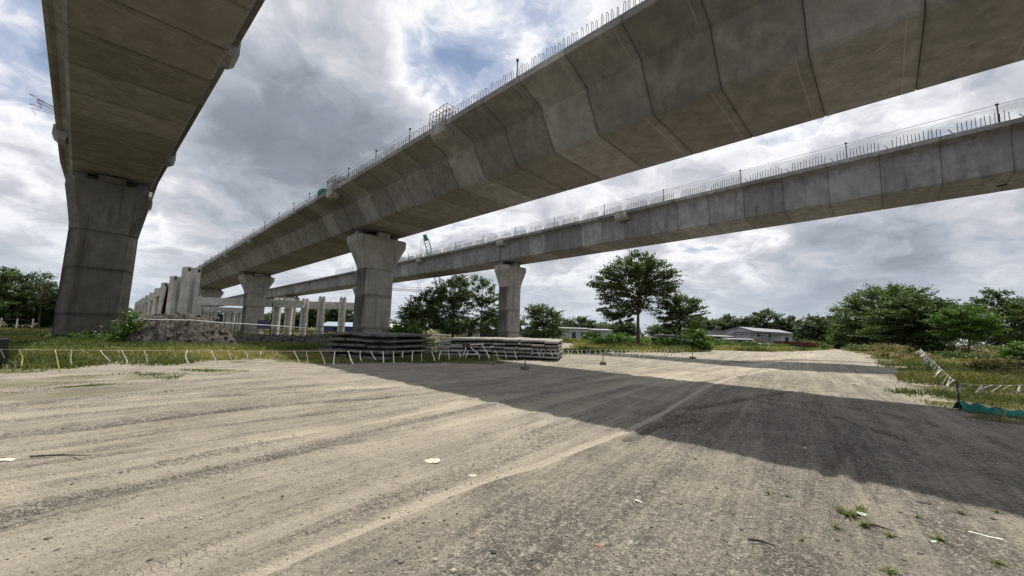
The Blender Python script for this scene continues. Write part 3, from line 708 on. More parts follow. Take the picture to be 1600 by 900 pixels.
# cross frame in front of the far piers
xs = [431, 450, 474, 500, 533]; colx = []
for i, xp in enumerate([306]+xs):
    p = at(xp, 62.0+1.5*(i == 0)); colx.append(p)
    tall = 5.7 if i < 4 else 6.1
    t = thing('precast_column', ['pale column at the left end of the cross beams', 'pale column just right of the second flared pier', 'pale column second right of the second flared pier',
              'pale column in front of the far pier of the right viaduct', 'pale stub-topped column left of the shaded plank stack', 'tall pale column standing above the shaded plank stack'][i], 'column', on(p), 0.25, cl)
    icol_mesh(tall, 0.92, 0.9).build('shaft', M['precast'], t)
    for sx_ in (-0.27, 0.27): MB().box((sx_, 0, tall+0.1), (0.28, 0.6, 0.2)).build('corbel', M['precast'], t)
allx = [306, 350, 392, 431, 474, 500, 533, 553]
for a, b_ in zip(allx[:-1], allx[1:]):
    pa, pb = at(a, 61.2 if a < 474 else 62.8), at(b_, 61.2 if a < 474 else 62.8); md = (pa+pb)/2; L_ = np.linalg.norm(pb-pa)-0.06; zz0 = float(ground_z(md[0], md[1]))
    o = MB().box((0, 0, 5.0), (L_, 0.5, 1.0), bev=0.03).box((0, -0.32, 4.42), (L_, 0.4, 0.25)).build('precast_beam', M['precast'], loc=(md[0], md[1], zz0))
    tag(o, {306: 'leftmost pale cross beam, right of the nearest fluted column', 350: 'pale cross beam ending at the second flared pier', 392: 'pale cross beam passing behind the second flared pier',
            431: 'pale cross beam right of the second flared pier', 474: 'short pale cross beam beside the far right-viaduct pier', 500: 'pale cross beam between the two columns above the shaded planks', 533: 'short pale cross beam end reaching to the broad pier'}[a], 'beam', 'pale precast beams')
# shorter columns further behind
for i, xp in enumerate([322, 333, 352, 362, 373, 384]):
    p = at(xp, 76.0)
    t = thing('short_column', f'short pale concrete column, {["first","second","third","fourth","fifth","sixth"][i]} from the left under the leftmost cross beams', 'column', on(p), 0.3, 'short columns under the cross beams')
    icol_mesh(3.6, 0.8, 0.6).build('shaft', M['precast'], t); MB().box((0, 0, 3.72), (1.0, 0.8, 0.24)).build('capital', M['precast'], t)
pa, pb = at(316, 77.5), at(392, 77.5); md = (pa+pb)/2
tag(MB().box((0, 0, 4.3), (pb[0]-pa[0], 0.45, 0.8), bev=0.02).build('precast_beam', M['precast'], loc=on(md)), 'long pale concrete beam lying on the short columns', 'beam', 'pale precast beams')
pa, pb = at(318, 80), at(392, 80); md = (pa+pb)/2
tag(MB().box((0, 0, 1.6), (pb[0]-pa[0], 0.3, 3.4)).build('dark_hoarding', M['darksteel'], loc=on(md)), 'dark hoarding panel behind the short pale columns', 'hoarding')
t = thing('steel_column', 'dark maroon steel column leaning between the pale fluted columns', 'steel column', on(at(254.5, 33.0)), 0.4)
mb = MB()
for sx_ in (-0.22, 0.22): mb.box((sx_, 0, 2.1), (0.06, 0.5, 4.2))
mb.box((0, 0, 2.1), (0.42, 0.08, 4.2)); mb.build('web', M['maroon'], t); MB().box((0, 0, 4.28), (0.6, 0.6, 0.12)).build('end_plate', M['darksteel'], t); MB().box((0, 0, 0.05), (0.7, 0.7, 0.1)).build('base_plate', M['darksteel'], t)
t.rotation_euler = (0, R_(4), 0.4)
t = thing('cloth_sign', 'dark purple cloth sign hanging at the foot of the second flared pier', 'sign', on(at(413, 53.5)), 0.0)
MB().box((0, 0, 1.55), (1.9, 0.04, 1.2)).build('panel', M['purple'], t)
for sx_ in (-0.95, 0.95): MB().tube([(sx_, 0, 0), (sx_, 0, 2.3)], 0.03, 6).build('post', M['darksteel'], t)
t = thing('utility_post', 'thin dark post with wires right of the second flared pier', 'post', on(at(423, 40)), 0.0)
MB().tube([(0, 0, -0.2), (0.02, 0, 3.9)], 0.05, 6).build('pole', M['darksteel'], t)
for k, zz_ in enumerate((1.05, 1.55)):
    MB().tube([(u, 0, zz_-0.2*math.sin(math.pi*(u+3)/9)*0.4) for u in np.linspace(-3, 9, 12)], 0.025, 4).build('wire', M['darksteel'], t)
# white rope over the dirt pile
pts = [at(a, 21.0, 0)+np.array([0, 0, 1.6-(y_-(HC+RHO*(a-800)))*21.0/FPX]) for a, y_ in ((205, 498), (250, 499.5), (300, 500), (345, 504), (400, 507), (480, 512))]
rp = thing('barrier_line', 'thin white line strung behind the dirt pile', 'rope', on(at(205, 21)))
o = MB().tube(pts, 0.018, 5).build('rope', M['white'], rp); o.location = -Vector(rp.location)
for a in (205, 480):
    q0 = on(at(a, 21)); o = MB().tube([q0, (q0[0], q0[1], pts[0][2]+0.03 if a < 300 else pts[-1][2]+0.03)], 0.03, 6).build('post', M['wood'], rp); o.location = -Vector(rp.location)

# ------------------------------------------------------------------ dirt pile, plank stacks
def heap(name, c, rx, ry, h, mat, label, seed, cat='dirt pile'):
    n = 130; u = np.linspace(-1.25, 1.25, n); A, B = np.meshgrid(u, u)
    r = np.hypot(A, B); hh = h*np.clip(1.12-r**2.3*1.12, -0.15, 0.97)
    X_, Y_ = A*rx, B*ry
    hh = hh*(0.75+0.5*fbm(X_*0.7+seed, Y_*0.7, seed, 3))+0.55*(fbm(X_*1.9, Y_*1.9, seed+3, 4)-0.5)*smooth(1.15, 0.7, r)*min(1, h)+0.75*np.abs(fbm(X_*4.2, Y_*4.2, seed+9, 3)-0.5)*smooth(1.1, 0.8, r)*min(1, h)
    hh = np.where(r > 1.12, -0.2, hh)
    f = (np.arange(n-1)[:, None]*n+np.arange(n-1)[None, :]).ravel(); f = np.stack([f, f+1, f+1+n, f+n], 1)
    o = fast_mesh(name, np.stack([X_.ravel(), Y_.ravel(), hh.ravel()], 1), f, mat, None, None, smooth=False)
    o.location = on(c)
    k = rng.integers(0, n*n, int(900*min(1, h))); k = k[r.ravel()[k] < 1.05]; nn = len(k)
    P = np.stack([X_.ravel()[k], Y_.ravel()[k], hh.ravel()[k]], 1); sz = 0.03+rng.exponential(0.04, nn).clip(0, 0.16)
    cb_ = np.array([[1, 0, 0], [0, 1, 0], [-1, 0, 0], [0, -1, 0], [0, 0, 1], [0, 0, -1.0]]); fc = np.array([[0, 1, 4], [1, 2, 4], [2, 3, 4], [3, 0, 4], [1, 0, 5], [2, 1, 5], [3, 2, 5], [0, 3, 5]])
    v_ = cb_[None]*sz[:, None, None]*rng.uniform(0.5, 1.4, (nn, 6, 1))+P[:, None]
    tag(fast_mesh('clods', v_.reshape(-1, 3), (np.arange(nn)[:, None, None]*6+fc[None]).reshape(-1, 3), mat, o), kind='stuff')
    return tag(o, label, cat)
M['soil'] = simple('clodded_soil', (0.085, 0.078, 0.067), 0.95, 0, 0.55, 5, 0.2)
M['soil2'] = simple('brown_soil', (0.20, 0.16, 0.115), 0.95, 0, 0.4, 3, 0.08)
heap('dirt_pile', at(285, 22.2), 3.0, 1.9, 1.55, M['soil'], 'grey clodded dirt pile below the pale fluted columns', 5)
heap('dirt_pile', at(668, 31), 2.6, 1.8, 0.75, M['soil2'], 'low brown dirt heap between the two plank stacks', 15)
heap('dirt_pile', at(455, 33), 6.5, 1.6, 0.65, M['soil'], 'low dark dirt bank left of the shaded plank stack', 25)
def plank_stack(origin, ang, nper, layers, pw, pl, ph, gap, mat, nm, group, jitter, skip=()):
    'planks laid side by side along the stack; timber spacers between layers'
    ex = np.array([math.cos(ang), math.sin(ang), 0]); ey = np.array([-ex[1], ex[0], 0]); g0 = float(ground_z(origin[0], origin[1]))
    protos = [MB().loft([[(-pw/2+0.02, -pl/2, 0), (pw/2-0.02, -pl/2, 0), (pw/2-0.02, -pl/2+0.0, ph), (-pw/2+0.02, -pl/2, ph)],
                         [(-pw/2+0.02, -pl/2+0.02, 0.0), (pw/2-0.02, -pl/2+0.02, 0.0), (pw/2-0.02, -pl/2+0.02, ph), (-pw/2+0.02, -pl/2+0.02, ph)],
                         [(-pw/2+0.02, pl/2, 0), (pw/2-0.02, pl/2, 0), (pw/2-0.02, pl/2, ph), (-pw/2+0.02, pl/2, ph)]]).v for _ in range(1)]
    lay = ['bottom', 'second', 'third', 'fourth', 'fifth', 'sixth']
    od = ['first', 'second', 'third', 'fourth', 'fifth', 'sixth', 'seventh', 'eighth', 'ninth', 'tenth']
    base = MB().box((0, 0, ph/2), (pw-0.035, pl, ph), bev=0.015).build('concrete_plank', mat)
    used = False
    for L_ in range(layers):
        for k in range(nper):
            if (L_, k) in skip: continue
            o = base if not used else base.copy()
            if used: link(o)
            used = True
            sag = 0.16*(abs(k-nper*0.55)/nper)**2
            p = origin+ex*((k-(nper-1)/2)*pw+random.uniform(-0.03, 0.03))+ey*random.uniform(-jitter, jitter)*(0.5+0.25*L_)
            o.location = (p[0], p[1], g0+0.10+L_*(ph+gap)-sag*L_*0.5+random.uniform(-0.012, 0.012))
            o.rotation_euler = (random.uniform(0.0, 0.016), random.uniform(-0.012, 0.012), ang+random.uniform(-0.035, 0.035))
            ln = 'top' if L_ == layers-1 else lay[L_]
            tag(o, f'concrete plank in the {nm}, {ln} layer, {od[k]} from left', 'concrete plank', group)
        # spacers
        for e, yy in (('front', -pl*0.30), ('back', pl*0.30)):
            z0 = g0+(0.012 if L_ == 0 else 0.10+L_*(ph+gap)-gap-0.01)
            sp = MB().box((0, 0, (0.085 if L_ == 0 else gap-0.012)/2), (nper*pw*0.97, 0.10, 0.085 if L_ == 0 else gap-0.012)).build('timber_spacer', M['wood'])
            p = origin+ey*yy; sp.location = (p[0], p[1], z0-0.03*L_*0.2); sp.rotation_euler = (0, 0, ang)
            tag(sp, f'dark timber spacer under the {ln} layer of the {nm}, {e} one', 'timber', 'timber spacers')
# shaded stack: front edge from the photo's (500,558) to (607,564), then back to (655,556)
aL, aR = G(496, 557), G(600, 565); e = aR-aL; angA = math.atan2(e[1], e[0]); W_ = np.linalg.norm(e)
eyA = np.array([-math.sin(angA), math.cos(angA), 0])
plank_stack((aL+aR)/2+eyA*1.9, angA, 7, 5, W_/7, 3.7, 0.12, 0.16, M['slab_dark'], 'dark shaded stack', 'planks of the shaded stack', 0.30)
bL, bR = G(688, 556), G(874, 564); e = bR-bL; angB = math.atan2(e[1], e[0]); W_ = np.linalg.norm(e)
eyB = np.array([-math.sin(angB), math.cos(angB), 0])
plank_stack((bL+bR)/2+eyB*2.2, angB, 9, 5, W_/9, 4.6, 0.12, 0.11, M['slab'], 'sunlit stack', 'planks of the sunlit stack', 0.30)
cc0 = (G(682, 559)+G(716, 558))/2
plank_stack(cc0+np.array([0, 1.2, 0]), 0.1, 2, 3, 0.75, 2.6, 0.17, 0.07, M['slab'], 'small low stack', 'planks of the small stack', 0.12)
# pipe trestle with red cap
t = thing('pipe_trestle', 'white pipe trestle with a red cap beside the small plank stack', 'trestle', on(G(742, 560)), 0.2)
for i, (a, b) in enumerate([((-0.75, 0, 0), (-0.45, 0, 0.78)), ((0.35, 0.1, 0.1), (-0.45, 0.0, 0.78)), ((0.85, 0, 0.05), (0.35, 0.05, 0.85)), ((-0.65, 0.5, 0), (-0.45, 0.4, 0.78))]):
    MB().tube([a, b], 0.03, 6).build('leg', M['white'], t)
MB().tube([(-0.6, 0.02, 0.75), (0.5, 0.05, 0.82)], 0.03, 6).build('top_pipe', M['white'], t); MB().tube([(-0.7, 0.0, 0.2), (0.2, 0.02, 0.25)], 0.025, 6).build('brace', M['white'], t)
MB().box((-0.45, -0.02, 0.74), (0.26, 0.2, 0.26), bev=0.05).build('cap', M['red'], t)

# ------------------------------------------------------------------ tape lines
def ribbon(p, ln, wdt, lean, mat, parent, curl=0.0):
    vs = []; fs = []; k = 6; a = random.uniform(-0.7, 0.7); dx, dy = math.cos(a), math.sin(a)
    for i in range(k):
        u = i/(k-1); ww = wdt*(0.65+0.6*u); cx = p[0]+lean*u*ln+curl*0.04*math.sin(u*6+p[0]); cy = p[1]+0.10*curl*math.sin(u*5+p[0]*3); cz = p[2]-ln*u*math.sqrt(max(0.05, 1-lean*lean))
        tw = a+u*1.4*curl
        for sgn in (-1, 1): vs.append((cx+sgn*ww/2*math.cos(tw), cy+sgn*ww/2*math.sin(tw), cz))
    for i in range(k-1): fs.append((2*i, 2*i+1, 2*i+3, 2*i+2))
    o = mesh('ribbon', vs, fs, mat, parent, smooth=True)
    md = o.modifiers.new('thickness', 'SOLIDIFY'); md.thickness = 0.004
    return o
def tape_post(p, h, label, block=True):
    t = thing('tape_post', label, 'post', on(p), random.uniform(-0.3, 0.3), 'posts of the tape lines')
    MB().tube([(0, 0, 0), (random.uniform(-0.03, 0.03), 0, h)], 0.022, 7).build('pole', M['wood'], t)
    if block: MB().box((0, 0, 0.075), (0.34, 0.30, 0.15), bev=0.025).build('foot_block', M['slab_dark'], t)
    return t
pA, pB, pC = G(820, 577), G(942, 569), G(1082, 561)
tape_post(pA, 0.86, 'tape post on a block in front of the sunlit plank stack')
tape_post(pB, 0.82, 'tape post on a block right of the sunlit plank stack')
tape_post(pC, 0.82, 'tape post on a block right of the single leafy tree')
pL = at(-60, 9.8); tape_post(pL, 0.75, 'tape post beyond the left edge of the view', False)
def tape_line(label, P0, h0, P1, h1, spans, ribbons, sag, yellow=()):
    root = thing('ribbon_line', label, 'ribbon line', on(P0))
    z0, z1 = on(P0)[2]+h0, on(P1)[2]+h1
    def pt(u): return np.array([P0[0]+(P1[0]-P0[0])*u, P0[1]+(P1[1]-P0[1])*u, z0+(z1-z0)*u-sag*4*u*(1-u)])
    o = MB().tube([pt(u) for u in np.linspace(0, 1, 24)], 0.003, 4).build('string', M['whiteold'], root); o.location = -Vector(root.location)
    for i, (u, ln, lean, wd) in enumerate(ribbons):
        r = ribbon(pt(u), ln, wd, lean, M['yellow'] if i in yellow else M['white'] if i % 3 else M['whiteold'], root, random.uniform(0.0, 0.35)); r.location = -Vector(root.location)
    return root
def u_of(px, P0, P1):
    d = ray(px, 540)[:2]; A = np.array([[P1[0]-P0[0], -d[0]], [P1[1]-P0[1], -d[1]]]); r = np.linalg.solve(A, -np.array([P0[0], P0[1]])); return r[0]
rb = []
for px, dy, dx in ((2, 12, 8), (32, 22, 8), (87, 30, 12), (112, 20, 4), (158, 14, 14), (192, 18, 10), (226, 18, 8), (292, 18, 4), (331, 16, 10), (358, 14, 6), (383, 9, 6), (408, 5, 1), (433, 5, 1), (460, 16, 10), (480, 24, 4), (501, 18, 9), (523, 18, 1), (544, 18, 9), (563, 14, 3), (580, 12, 7), (599, 16, 2), (615, 16, 2), (630, 9, 0), (646, 14, -1), (660, 15, 0), (675, 14, 5), (689, 12, -2), (701, 12, 2), (717, 9, 3), (732, 10, -3), (746, 12, 4), (760, 10, 4), (774, 12, 5), (788, 12, 4), (803, 12, 5)):
    u = u_of(px, pL, pA); dep = pL[1]+(pA[1]-pL[1])*u; ln = math.hypot(dx, dy)*dep/FPX*1.12
    rb.append((u, ln, min(0.8, dx/max(1, math.hypot(dx, dy))), random.uniform(0.022, 0.042)))
tape_line('white ribbon line running from the left edge to the first block post', pL, 0.74, pA, 0.84, 1, rb, 0.05, yellow=(1, 2))
rb = [(u_of(a, pA, pB), random.uniform(0.22, 0.36), random.uniform(-0.5, 0.6), 0.04) for a in range(832, 940, 7)]
tape_line('white ribbon line between the two posts beside the sunlit stack', pA, 0.84, pB, 0.80, 1, rb, 0.03)
rb = [(u_of(a, pB, pC), random.uniform(0.28, 0.5), random.uniform(-0.65, 0.65), 0.05) for a in range(948, 1078, 6)]
tape_line('white ribbon line in front of the single leafy tree', pB, 0.80, pC, 0.72, 1, rb, 0.06)
# right-hand line
pD, pE = G(1500, 640), G(1453, 588); tape_post(pD, 0.72, 'dark bare post at the end of the green net strip', False); tape_post(pE, 0.6, 'short post under the bunched white ribbons at the right', False)
pF = at(1437, 24.0); pH = at(1720, 9.6)
rb = [(random.uniform(0, 1), random.uniform(0.25, 0.45), random.uniform(-0.9, 0.3), 0.06) for _ in range(16)]
tape_line('bunched white ribbon line in front of the dark bushy tree', pF, 1.05, pE, 0.72, 1, rb, 0.0)
rb = [((k+0.5)/18, random.uniform(0.22, 0.42), random.uniform(-0.95, -0.4), 0.05) for k in range(18)]
tape_line('white ribbon line between the right bare post and the bunched ribbons', pE, 0.75, pD, 0.66, 1, rb, 0.04)
rb = [((k+0.5)/15, random.uniform(0.2, 0.42), random.uniform(-0.95, -0.5), 0.045) for k in range(15)]
tape_line('drooping white ribbon line over the grass at the right edge', pD, 0.66, pH, 0.95, 1, rb, 0.12)
# green net strip on the ground
pts = [G(1500, 641), G(1520, 642), G(1545, 646), G(1575, 650), G(1605, 652), G(1660, 657)]
vs = []; fs = []; K = 40
for i in range(K):
    u = i/(K-1)*(len(pts)-1); a = int(min(u, len(pts)-2)); p = pts[a]*(1-(u-a))+pts[a+1]*(u-a); g0 = float(ground_z(p[0], p[1]))
    hh = (0.17*(1-i/K)**0.7+0.06)*(0.9+0.15*math.sin(i*0.7))
    for j, (dd, zz_) in enumerate(((-0.10, 0.01), (-0.06, 0.6), (0.02, 1.0), (0.12, 0.75), (0.24, 0.02))):
        vs.append((p[0]+dd*0.35, p[1]+dd, g0+0.01+hh*zz_+0.008*math.sin(i*1.3+j)*(0 < j < 4)))
for i in range(K-1):
    for j in range(4): fs.append((i*5+j, i*5+5+j, i*5+6+j, i*5+1+j))
tag(mesh('net_strip', vs, fs, M['green'], smooth=True), 'green net strip lying on the ground at the right edge', 'net')
# dark bin corner at the far left
p = at(-30, 11.6); t = thing('metal_skip', 'dark metal skip cut by the left edge of the view', 'skip', on(p), 0.5)
MB().loft([[(-0.7, -0.9, 0.05), (0.35, -0.9, 0.05), (0.35, 0.9, 0.05), (-0.7, 0.9, 0.05)], [(-1.2, -1.0, 0.85), (0.2, -1.0, 0.85), (0.2, 1.0, 0.85), (-1.2, 1.0, 0.85)]]).build('body', M['darksteel'], t)
for yy in (-1.0, 1.0): MB().tube([(-1.2, yy, 0.87), (0.22, yy, 0.87)], 0.03, 6).build('rim', M['steel'], t)

# ------------------------------------------------------------------ foliage
def leaf_quads(c, size, n_up=0.4, aspect=0.42):
    n = len(c); d = rng.normal(size=(n, 3)); d[:, 2] *= 0.45; d /= np.linalg.norm(d, axis=1)[:, None]
    up = rng.normal(size=(n, 3)); up[:, 2] += n_up*3; s = np.cross(d, up); s /= np.linalg.norm(s, axis=1)[:, None]+1e-9
    sz = size*rng.uniform(0.6, 1.35, n)[:, None]
    dn = d.copy(); dn[:, 2] -= 0.25
    p0 = c-d*sz*0.5; p1 = c+s*sz*aspect; p2 = c+dn*sz*0.5; p3 = c-s*sz*aspect
    v = np.stack([p0, p1, p2, p3], 1).reshape(-1, 3); f = np.arange(4*n).reshape(n, 4); return v, f
def crown_points(clumps, nclus, per, flat=0.5, cl_r=0.6, shell=0.55):
    'leaf positions gathered in sprays spread through the crown volume'
    cents = []; wts = np.array([cx[3]*cx[3]*cx[4] for cx in clumps]); wts = wts/wts.sum()
    for ci in rng.choice(len(clumps), nclus, p=wts):
        x0, y0, z0, rr, rz_ = clumps[ci]; d = rng.normal(size=3); d /= np.linalg.norm(d); r = rng.uniform(shell, 1.0)**0.7*rng.choice([1.0, 1.0, 1.12, 1.22])
        cents.append((x0+d[0]*rr*r, y0+d[1]*rr*r, z0+d[2]*rz_*r))
    cents = np.array(cents); tint_c = rng.uniform(0, 0.95, nclus)
    off = rng.normal(size=(nclus, per, 3))*np.array([1, 1, flat])*cl_r*0.48*rng.uniform(0.6, 1.4, (nclus, 1, 1))
    out = cents-np.array([0, 0, np.mean([c[2] for c in clumps])*0.8]); out /= np.linalg.norm(out, axis=1)[:, None]+1e-9; out[:, 2] *= 0.5
    off = off*0.8+out[:, None, :]*rng.normal(0, cl_r*0.75, (nclus, per, 1))
    pts = (cents[:, None, :]+off).reshape(-1, 3)
    tint = np.clip(np.repeat(tint_c, per)+rng.normal(0, 0.14, nclus*per), 0, 0.99)
    return cents, pts, tint
def tree(name, base, clumps, label, mat='leaf', nclus=260, per=55, leaf=0.24, cl_r=0.7, trunk=0.2, fork=0.35, nlimb=14, flat=0.45, group=None, cat='tree', lean=(0, 0), shell=0.5, aspect=0.42):
    t = thing(name, label, cat, on(base), 0, group)
    cents, pts, tint = crown_points(clumps, nclus, per, flat, cl_r, shell)
    v, f = leaf_quads(pts, leaf, aspect=aspect)
    fast_mesh('crown', v, f, M[mat], t, dict(tint=np.repeat(tint, 4)))
    ztop = max(c[2] for c in clumps); mb = MB(); fz = ztop*fork
    tx, ty = lean
    line = [np.array([tx*u+0.06*math.sin(u*5+base[0]), ty*u+0.05*math.cos(u*4), ztop*u]) for u in np.linspace(0, 1, 9)]
    mb.tube([np.array([0, 0, -0.3])]+line, [trunk*1.45]+[trunk*(1.2-0.25*u if u < 0.15 else (1.16-1.05*u)) for u in np.linspace(0, 1, 9)], 8)
    for k in rng.choice(len(cents), min(nlimb, len(cents)), replace=False):
        e = cents[k]; u0 = np.clip(fork+rng.uniform(-0.05, 0.45)*e[2]/ztop, 0.15, 0.92); st = np.array([tx*u0, ty*u0, ztop*u0])
        if e[2] < st[2]: st = np.array([tx*fork, ty*fork, fz*0.9])
        mid = (st+e)/2+np.array([0, 0, 0.12*np.linalg.norm(e-st)]); r0 = trunk*0.5*(1-u0*0.5)
        mb.tube([st, st*0.6+mid*0.4, mid, mid*0.45+e*0.55, e], [r0, r0*0.8, r0*0.55, r0*0.35, r0*0.12], 5)
    mb.build('trunk', M['bark'], t, smooth=True)
    return t
# the single tree
B0 = G(998, 544)
tree('leafy_tree', B0, [(-4.2, 0, 8.5, 2.0, 1.2), (-2, 0, 9.6, 2.3, 1.5), (0, 0, 10.6, 2.2, 1.5), (2.3, 0, 9.9, 2.1, 1.4), (4.0, 0, 9.0, 1.6, 1.0), (-3.4, 0, 6.9, 2.0, 1.1), (-0.2, 1, 7.7, 2.8, 1.3), (2.4, 0, 7.5, 2.0, 1.2),
     (-3.0, 0, 4.9, 2.1, 1.2), (-2.2, 0.5, 3.8, 1.6, 0.8), (-1.2, 0.8, 5.8, 1.7, 1), (0.8, 0, 5.6, 1.2, 0.8), (-0.6, 0, 11.6, 1.2, 0.7)],
     'tall leafy tree standing alone on the right of the open ground', 'leaf', 620, 48, 0.21, 0.50, 0.21, 0.40, 60, 0.36)
tree('leafy_tree', at(1063, 50.5), [(0, 0, 5.6, 2.3, 1.3), (1.6, 0, 4.8, 1.5, 0.9), (-1.3, 0, 6.3, 1.5, 1.0), (-0.3, 0, 3.6, 2.2, 1.2), (-1.8, 0, 4.6, 1.5, 1.0)], 'smaller bushy tree close right of the tall lone tree', 'leaf', 260, 46, 0.21, 0.50, 0.11, 0.3, 26, 0.38)
# group behind the plank stacks
gl = 'trees behind the plank stacks'
tree('leafy_tree', at(660, 58), [(0, 0, 4.8, 2.8, 1.7), (-2.0, 0, 3.8, 1.7, 1.1), (1.4, 0, 6.4, 1.8, 1.3), (0.2, 0, 2.6, 3.2, 1.3)], 'rounded tree at the left end of the clump behind the stacks', 'leaf', 300, 40, 0.25, 0.52, 0.14, 0.3, 16, 0.5, gl)
tree('leafy_tree', at(708, 60), [(0, 0, 7.6, 2.8, 2.1), (-1.9, 0, 5.4, 2.4, 1.6), (1.8, 0, 5.6, 2.4, 1.7), (0, 0, 2.6, 3.6, 1.5), (0.6, 0, 9.0, 1.5, 1.0)], 'tallest middle tree of the clump behind the stacks', 'leaf', 380, 40, 0.25, 0.52, 0.17, 0.3, 20, 0.5, gl)
tree('leafy_tree', at(752, 58), [(0, 0, 7.4, 2.0, 1.9), (1.6, 0, 5.2, 2.0, 1.5), (-0.8, 0, 8.8, 1.4, 1.1), (0.6, 0, 2.6, 3.0, 1.4), (2.2, 0, 3.6, 1.6, 1.0)], 'airy tree of the clump left of the clean right pier', 'leaf', 230, 36, 0.25, 0.5, 0.14, 0.3, 18, 0.5, gl)
tree('leafy_tree', at(848, 72), [(0, 0, 4.8, 2.9, 1.8), (2.0, 0, 3.4, 2.4, 1.5), (-1.2, 0, 5.8, 1.6, 1.1), (0.4, 0, 1.8, 4.0, 1.3)], 'rounded tree just right of the clean right pier', 'leaf', 220, 55, 0.27, 0.65, 0.15, 0.3, 12, 0.5)
# left dark trees
tree('dark_tree', at(18, 56), [(0, 0, 6.0, 3.6, 2.2), (-3, 0, 6.2, 3.0, 2.0), (3.0, 0, 4.6, 2.5, 1.8), (0, 0, 2.6, 5.5, 1.8)], 'dark spreading tree at the left edge of the view', 'leaf_dark', 420, 55, 0.27, 0.7, 0.2, 0.3, 18, 0.5)
tree('dark_tree', at(70, 60), [(0, 0, 3.8, 3.2, 1.8), (2.4, 0, 2.6, 2.8, 1.6), (-1.8, 0, 4.8, 1.8, 1.0), (0, 0, 1.5, 4.5, 1.2)], 'lower dark tree left of the stained pier', 'leaf_dark', 260, 55, 0.27, 0.65, 0.16, 0.3, 12, 0.5)
tree('dark_tree', at(120, 66), [(0, 0, 3.2, 3.0, 2.0), (2.5, 0, 2.6, 2.4, 1.6)], 'dark tree behind the stained pier', 'leaf_dark', 120, 45, 0.34, 0.7, 0.16, 0.3, 8, 0.5)
tree('bare_shrub', at(62, 50), [(0, 0, 5.4, 1.6, 1.0)], 'thin bare-branched tree top in the dark trees at the left', 'leaf_dark', 60, 6, 0.16, 0.8, 0.07, 0.55, 46, 0.6)
# right-hand trees
tree('spreading_tree', at(1393, 80), [(0, 0, 10.0, 6.8, 3.0), (-5.8, 0, 7.4, 4.4, 2.9), (5.2, 0, 8.4, 4.4, 2.5), (-8.6, 0, 4.2, 3.2, 2.6), (-4, -2, 4.2, 6.0, 2.8), (3, -1, 4.6, 6.0, 2.8), (8.5, 0, 5.5, 3.4, 2.4), (-9.5, 0, 2.0, 2.6, 1.6)], 'largest spreading dome-shaped tree at the right', 'leaf', 900, 60, 0.33, 0.9, 0.45, 0.25, 26, 0.40)
tree('spreading_tree', at(1436, 51), [(0, 0, 5.8, 3.6, 1.7), (-2.8, 0, 4.6, 2.8, 1.3), (2.2, 0, 5.4, 2.6, 1.5), (-4.6, 0, 2.9, 2.2, 1.0), (0.6, 0, 3.4, 3.6, 1.4), (3.4, 0, 3.6, 2.0, 1.3), (-1.5, -0.5, 2.4, 3.0, 0.9)], 'dark bushy tree with a short trunk in front of the dome-shaped one', 'leaf_dark', 560, 65, 0.25, 0.65, 0.22, 0.3, 22, 0.30)
tree('dark_shrub', at(1447, 48), [(0, 0, 1.2, 1.4, 1.3), (0.6, 0, 0.8, 1.2, 0.9)], 'black-green shrub around the trunk of the dark bushy tree', 'leaf_dark', 90, 55, 0.20, 0.5, 0.05, 0.2, 5, 0.5, cat='shrub')
tree('light_tree', at(1512, 44), [(0, 0, 4.7, 2.2, 1.2), (-1.5, 0, 4.1, 1.5, 0.9), (1.4, 0, 3.9, 1.6, 1.0), (0.0, 0, 3.0, 2.0, 0.7), (-0.3, 0, 5.6, 1.2, 0.6)], 'bright green young tree with a slanting trunk at the right', 'leaf_light', 230, 70, 0.18, 0.5, 0.09, 0.4, 14, 0.4, lean=(0.7, 0))
tree('airy_tree', at(1560, 54), [(0, 0, 6.4, 2.4, 1.3), (2.6, 0, 6.0, 2.2, 1.3), (-2.6, 0, 7.4, 1.6, 0.7), (1.0, 0, 8.4, 1.5, 0.7), (3.5, 0, 7.8, 1.8, 0.8), (1.5, 0, 3.2, 3.6, 1.5), (-2.0, 0, 4.0, 2.0, 1.1), (-1.0, 0, 9.0, 0.9, 0.5)], 'airy tree with gaps at the right edge', 'leaf', 300, 50, 0.25, 0.55, 0.16, 0.3, 26, 0.38)
tree('airy_tree', at(1640, 55), [(0, 0, 6.4, 3.4, 2.2), (-1.5, 0, 3.4, 3.0, 1.6)], 'tree cut by the right edge of the view', 'leaf', 170, 55, 0.27, 0.7, 0.16, 0.3, 10, 0.45)
tree('leafy_shrub', at(1588, 30), [(0, 0, 0.8, 0.8, 0.7), (0.4, 0, 1.2, 0.5, 0.4)], 'bright broad-leaved shrub near the right edge', 'leaf_light', 60, 45, 0.17, 0.32, 0.03, 0.2, 6, 0.5, cat='shrub')
tree('leafy_shrub', at(1305, 84), [(0, 0, 1.2, 1.8, 1.1)], 'green shrub at the bend of the far track', 'leaf', 50, 40, 0.3, 0.6, 0.05, 0.2, 4, 0.5, cat='shrub')
M['leaf_dry'] = leaf_mat('dry_bush_leaves', (0.09, 0.085, 0.035), (0.20, 0.17, 0.075), (0.30, 0.24, 0.13))
